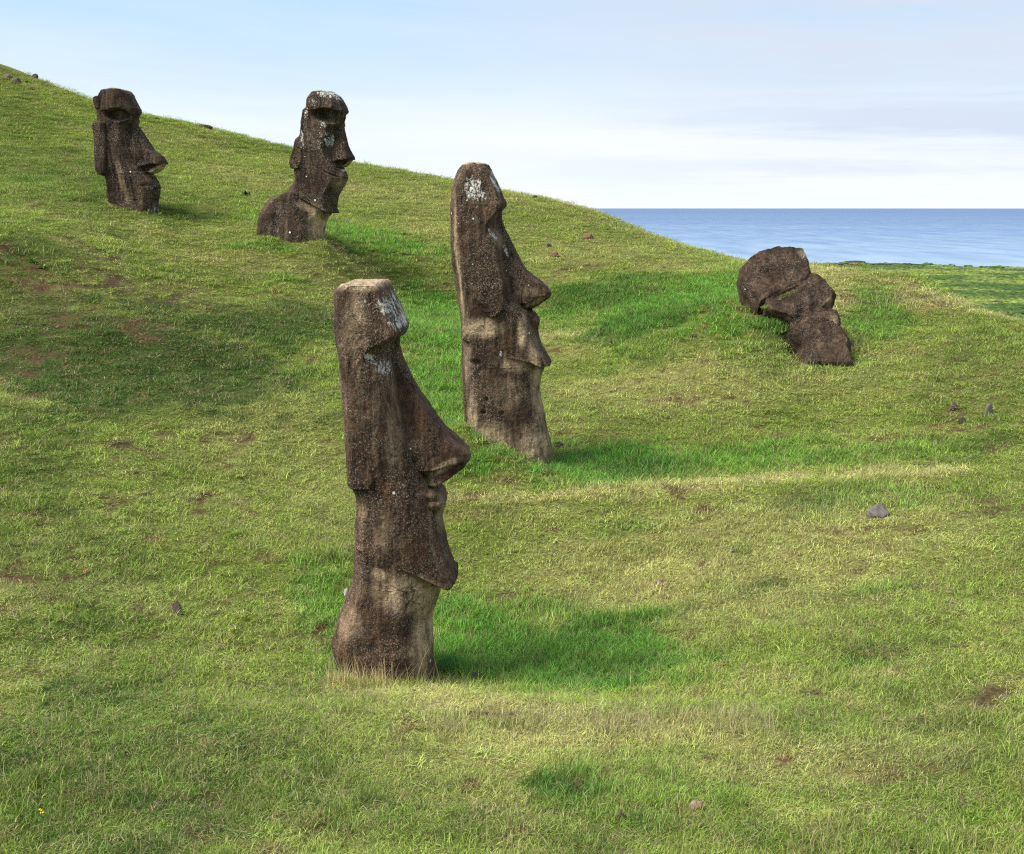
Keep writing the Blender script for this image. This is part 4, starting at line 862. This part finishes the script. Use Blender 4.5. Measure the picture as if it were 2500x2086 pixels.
# ------------------------------------------------------------------ single plants
def leafy(name, label, px, py, size, col, n=26, seed=0, flower=None, wid=.16, up=.9, cat='plant'):
    p = ground_at(px, py); r = np.random.default_rng(seed); S = size*p[1]/F
    m, nt, bs = newmat(name+'_leaf'); bs.inputs['Base Color'].default_value = (*col, 1); bs.inputs['Roughness'].default_value = .6
    P = N(nt, 'ShaderNodeTexCoord').outputs['Object']; nn_ = noise(nt, P, 30, 3); L(nt, mixc(nt, nn_, tuple(.6*c for c in col), tuple(1.3*c for c in col)), bs.inputs['Base Color'])
    V = []; Fc = []
    for i in range(n):
        hd = r.uniform(0, 6.28); an = r.uniform(.1, 1.2)*up; ln = S*r.uniform(.5, 1.1); w = ln*wid; x = r.normal(0, .12*S); y = r.normal(0, .12*S); z = -.01
        fx = hd+1.57; k0 = len(V)
        for j, q in enumerate((.35, 1, .8, 0)):
            V += [(x-math.cos(fx)*w*q, y-math.sin(fx)*w*q, z), (x+math.cos(fx)*w*q, y+math.sin(fx)*w*q, z+.001)]
            x += ln/3*math.sin(an)*math.cos(hd); y += ln/3*math.sin(an)*math.sin(hd); z += ln/3*math.cos(an); an += .35
        for j in range(3): a0 = k0+2*j; Fc.append((a0, a0+1, a0+3, a0+2))
    root = bpy.data.objects.new(name, None); COL.objects.link(root); root.location = p; tag(root, label, cat)
    mesh_obj('leaves', V, Fc, m, root)
    if flower:
        fm, nt, bs = newmat(name+'_flower'); bs.inputs['Base Color'].default_value = (*flower, 1); bs.inputs['Roughness'].default_value = .6
        v0, f0 = ico(1)
        for i in range(5):
            hh = S*r.uniform(.9, 1.35); fx_, fy_ = r.normal(0, .22*S), r.normal(0, .15*S)
            o = mesh_obj('flower', (v0*(1+.25*r.normal(size=(len(v0), 1))))*S*.12+np.array([fx_, fy_, hh]), f0, fm, root, smooth=False)
            st_ = np.array([(-.0015, 0, 0), (.0015, 0, 0), (fx_+.0012, fy_, hh), (fx_-.0012, fy_, hh)]); mesh_obj('stem', st_, [(0, 1, 2, 3)], m, root)
leafy('weed', 'dark leafy weed alone on the slope between the two far statues', 600, 480, 20, (.03, .07, .022), 40, 1)
leafy('yellow_flower', 'small yellow wildflowers in the grass at the lower left corner', 104, 2004, 26, (.09, .17, .04), 16, 2, (.75, .52, .04), cat='flower')
leafy('red_leaf_plant', 'little plant with red orange leaves in the turf left of the nearest statue', 206, 1402, 22, (.42, .09, .04), 9, 3)
leafy('leafy_sprout', 'bright green leafy sprout above the dark tuft in the foreground', 1367, 1922, 34, (.13, .32, .06), 22, 4)
leafy('broad_grass_tuft', 'bright broad-bladed grass tuft near the bottom edge below the left turf', 590, 2046, 62, (.10, .28, .05), 22, 5, None, .05, 1.2)
leafy('leafy_weed', 'low bright green leafy weed on the reddish bank at the left', 75, 640, 18, (.13, .28, .04), 30, 6)
leafy('leafy_weed', 'low light green weed below the other one on the reddish left bank', 105, 655, 16, (.13, .27, .04), 26, 7)

# ------------------------------------------------------------------ coastal scrub on the plain
scm, nt, bs = newmat('scrub_leaves')
ti = N(nt, 'ShaderNodeAttribute', attribute_type='INSTANCER', attribute_name='tint')
P = N(nt, 'ShaderNodeTexCoord').outputs['Object']; ns = noise(nt, P, 5, 3, .7)
L(nt, mixc(nt, 1, ti.outputs[0], ramp(nt, ns, [(.3, .6), (.7, 1.35)]), 'MULTIPLY'), bs.inputs['Base Color']); bs.inputs['Roughness'].default_value = .9; bs.inputs['Specular IOR Level'].default_value = .1
sc_c = bpy.data.collections.new('scrub_variants')
v0, f0 = ico(2)
for i in range(4):
    r = np.random.default_rng(300+i); V = []; Fc = []
    for b in range(7):
        vv = v0*(1+.35*fbm(v0*2.5+b*3+i*9, 3, 2)[:, None])*r.uniform(.3, .6)*np.array([1.2, 1.2, .8])+np.array([r.normal(0, .5), r.normal(0, .5), r.uniform(.05, .4)])
        Fc.append(f0+sum(len(q) for q in V)); V.append(vv)
    o = mesh_obj('scrub_bush_%d' % i, np.concatenate(V), np.concatenate(Fc), scm, smooth=False); COL.objects.unlink(o); sc_c.objects.link(o)
n = 60000
th_ = rng.uniform(.12, .50, n); r_ = np.sqrt(rng.uniform(380**2, 1225**2, n)); x_, y_ = r_*np.sin(th_), r_*np.cos(th_)
nn = fbm2(x_, y_, 1/38., 71, 4); nn2 = fbm2(x_, y_, 1/9., 73, 2); gate = nn+.3*nn2+.9*sstep(1130, 1205, r_)-.12
k = (rng.random(n) > sstep(-.25, .35, gate)*.97) & (r_ < coast_r(th_)-12); x_, y_, r_, nn2, nn = x_[k], y_[k], r_[k], nn2[k], nn[k]; n = len(x_)
ye = np.clip(.45+.7*fbm2(x_, y_, 1/60., 91, 3)+.3*(rng.random(n)-.5), 0, 1)
tint = mix3(np.repeat(np.array([[.06, .105, .026]]), n, 0), np.array([.19, .235, .05]), sstep(.3, .9, ye))*rng.uniform(.5, 1.2, (n, 1))
tint = np.where((rng.random(n) < .04)[:, None], np.array([.05, .05, .04]), tint)
s = rng.uniform(.9, 2.3, n)
scatter('scrub', np.c_[x_, y_, height(x_, y_)], np.stack([0*s, 0*s, rng.uniform(0, 6.28, n)], -1), np.stack([s*1.6, s*1.6, s*1.15], -1), tint, rng.integers(0, 4, n), sc_c,
        'low green and yellow scrub covering the coastal plain')
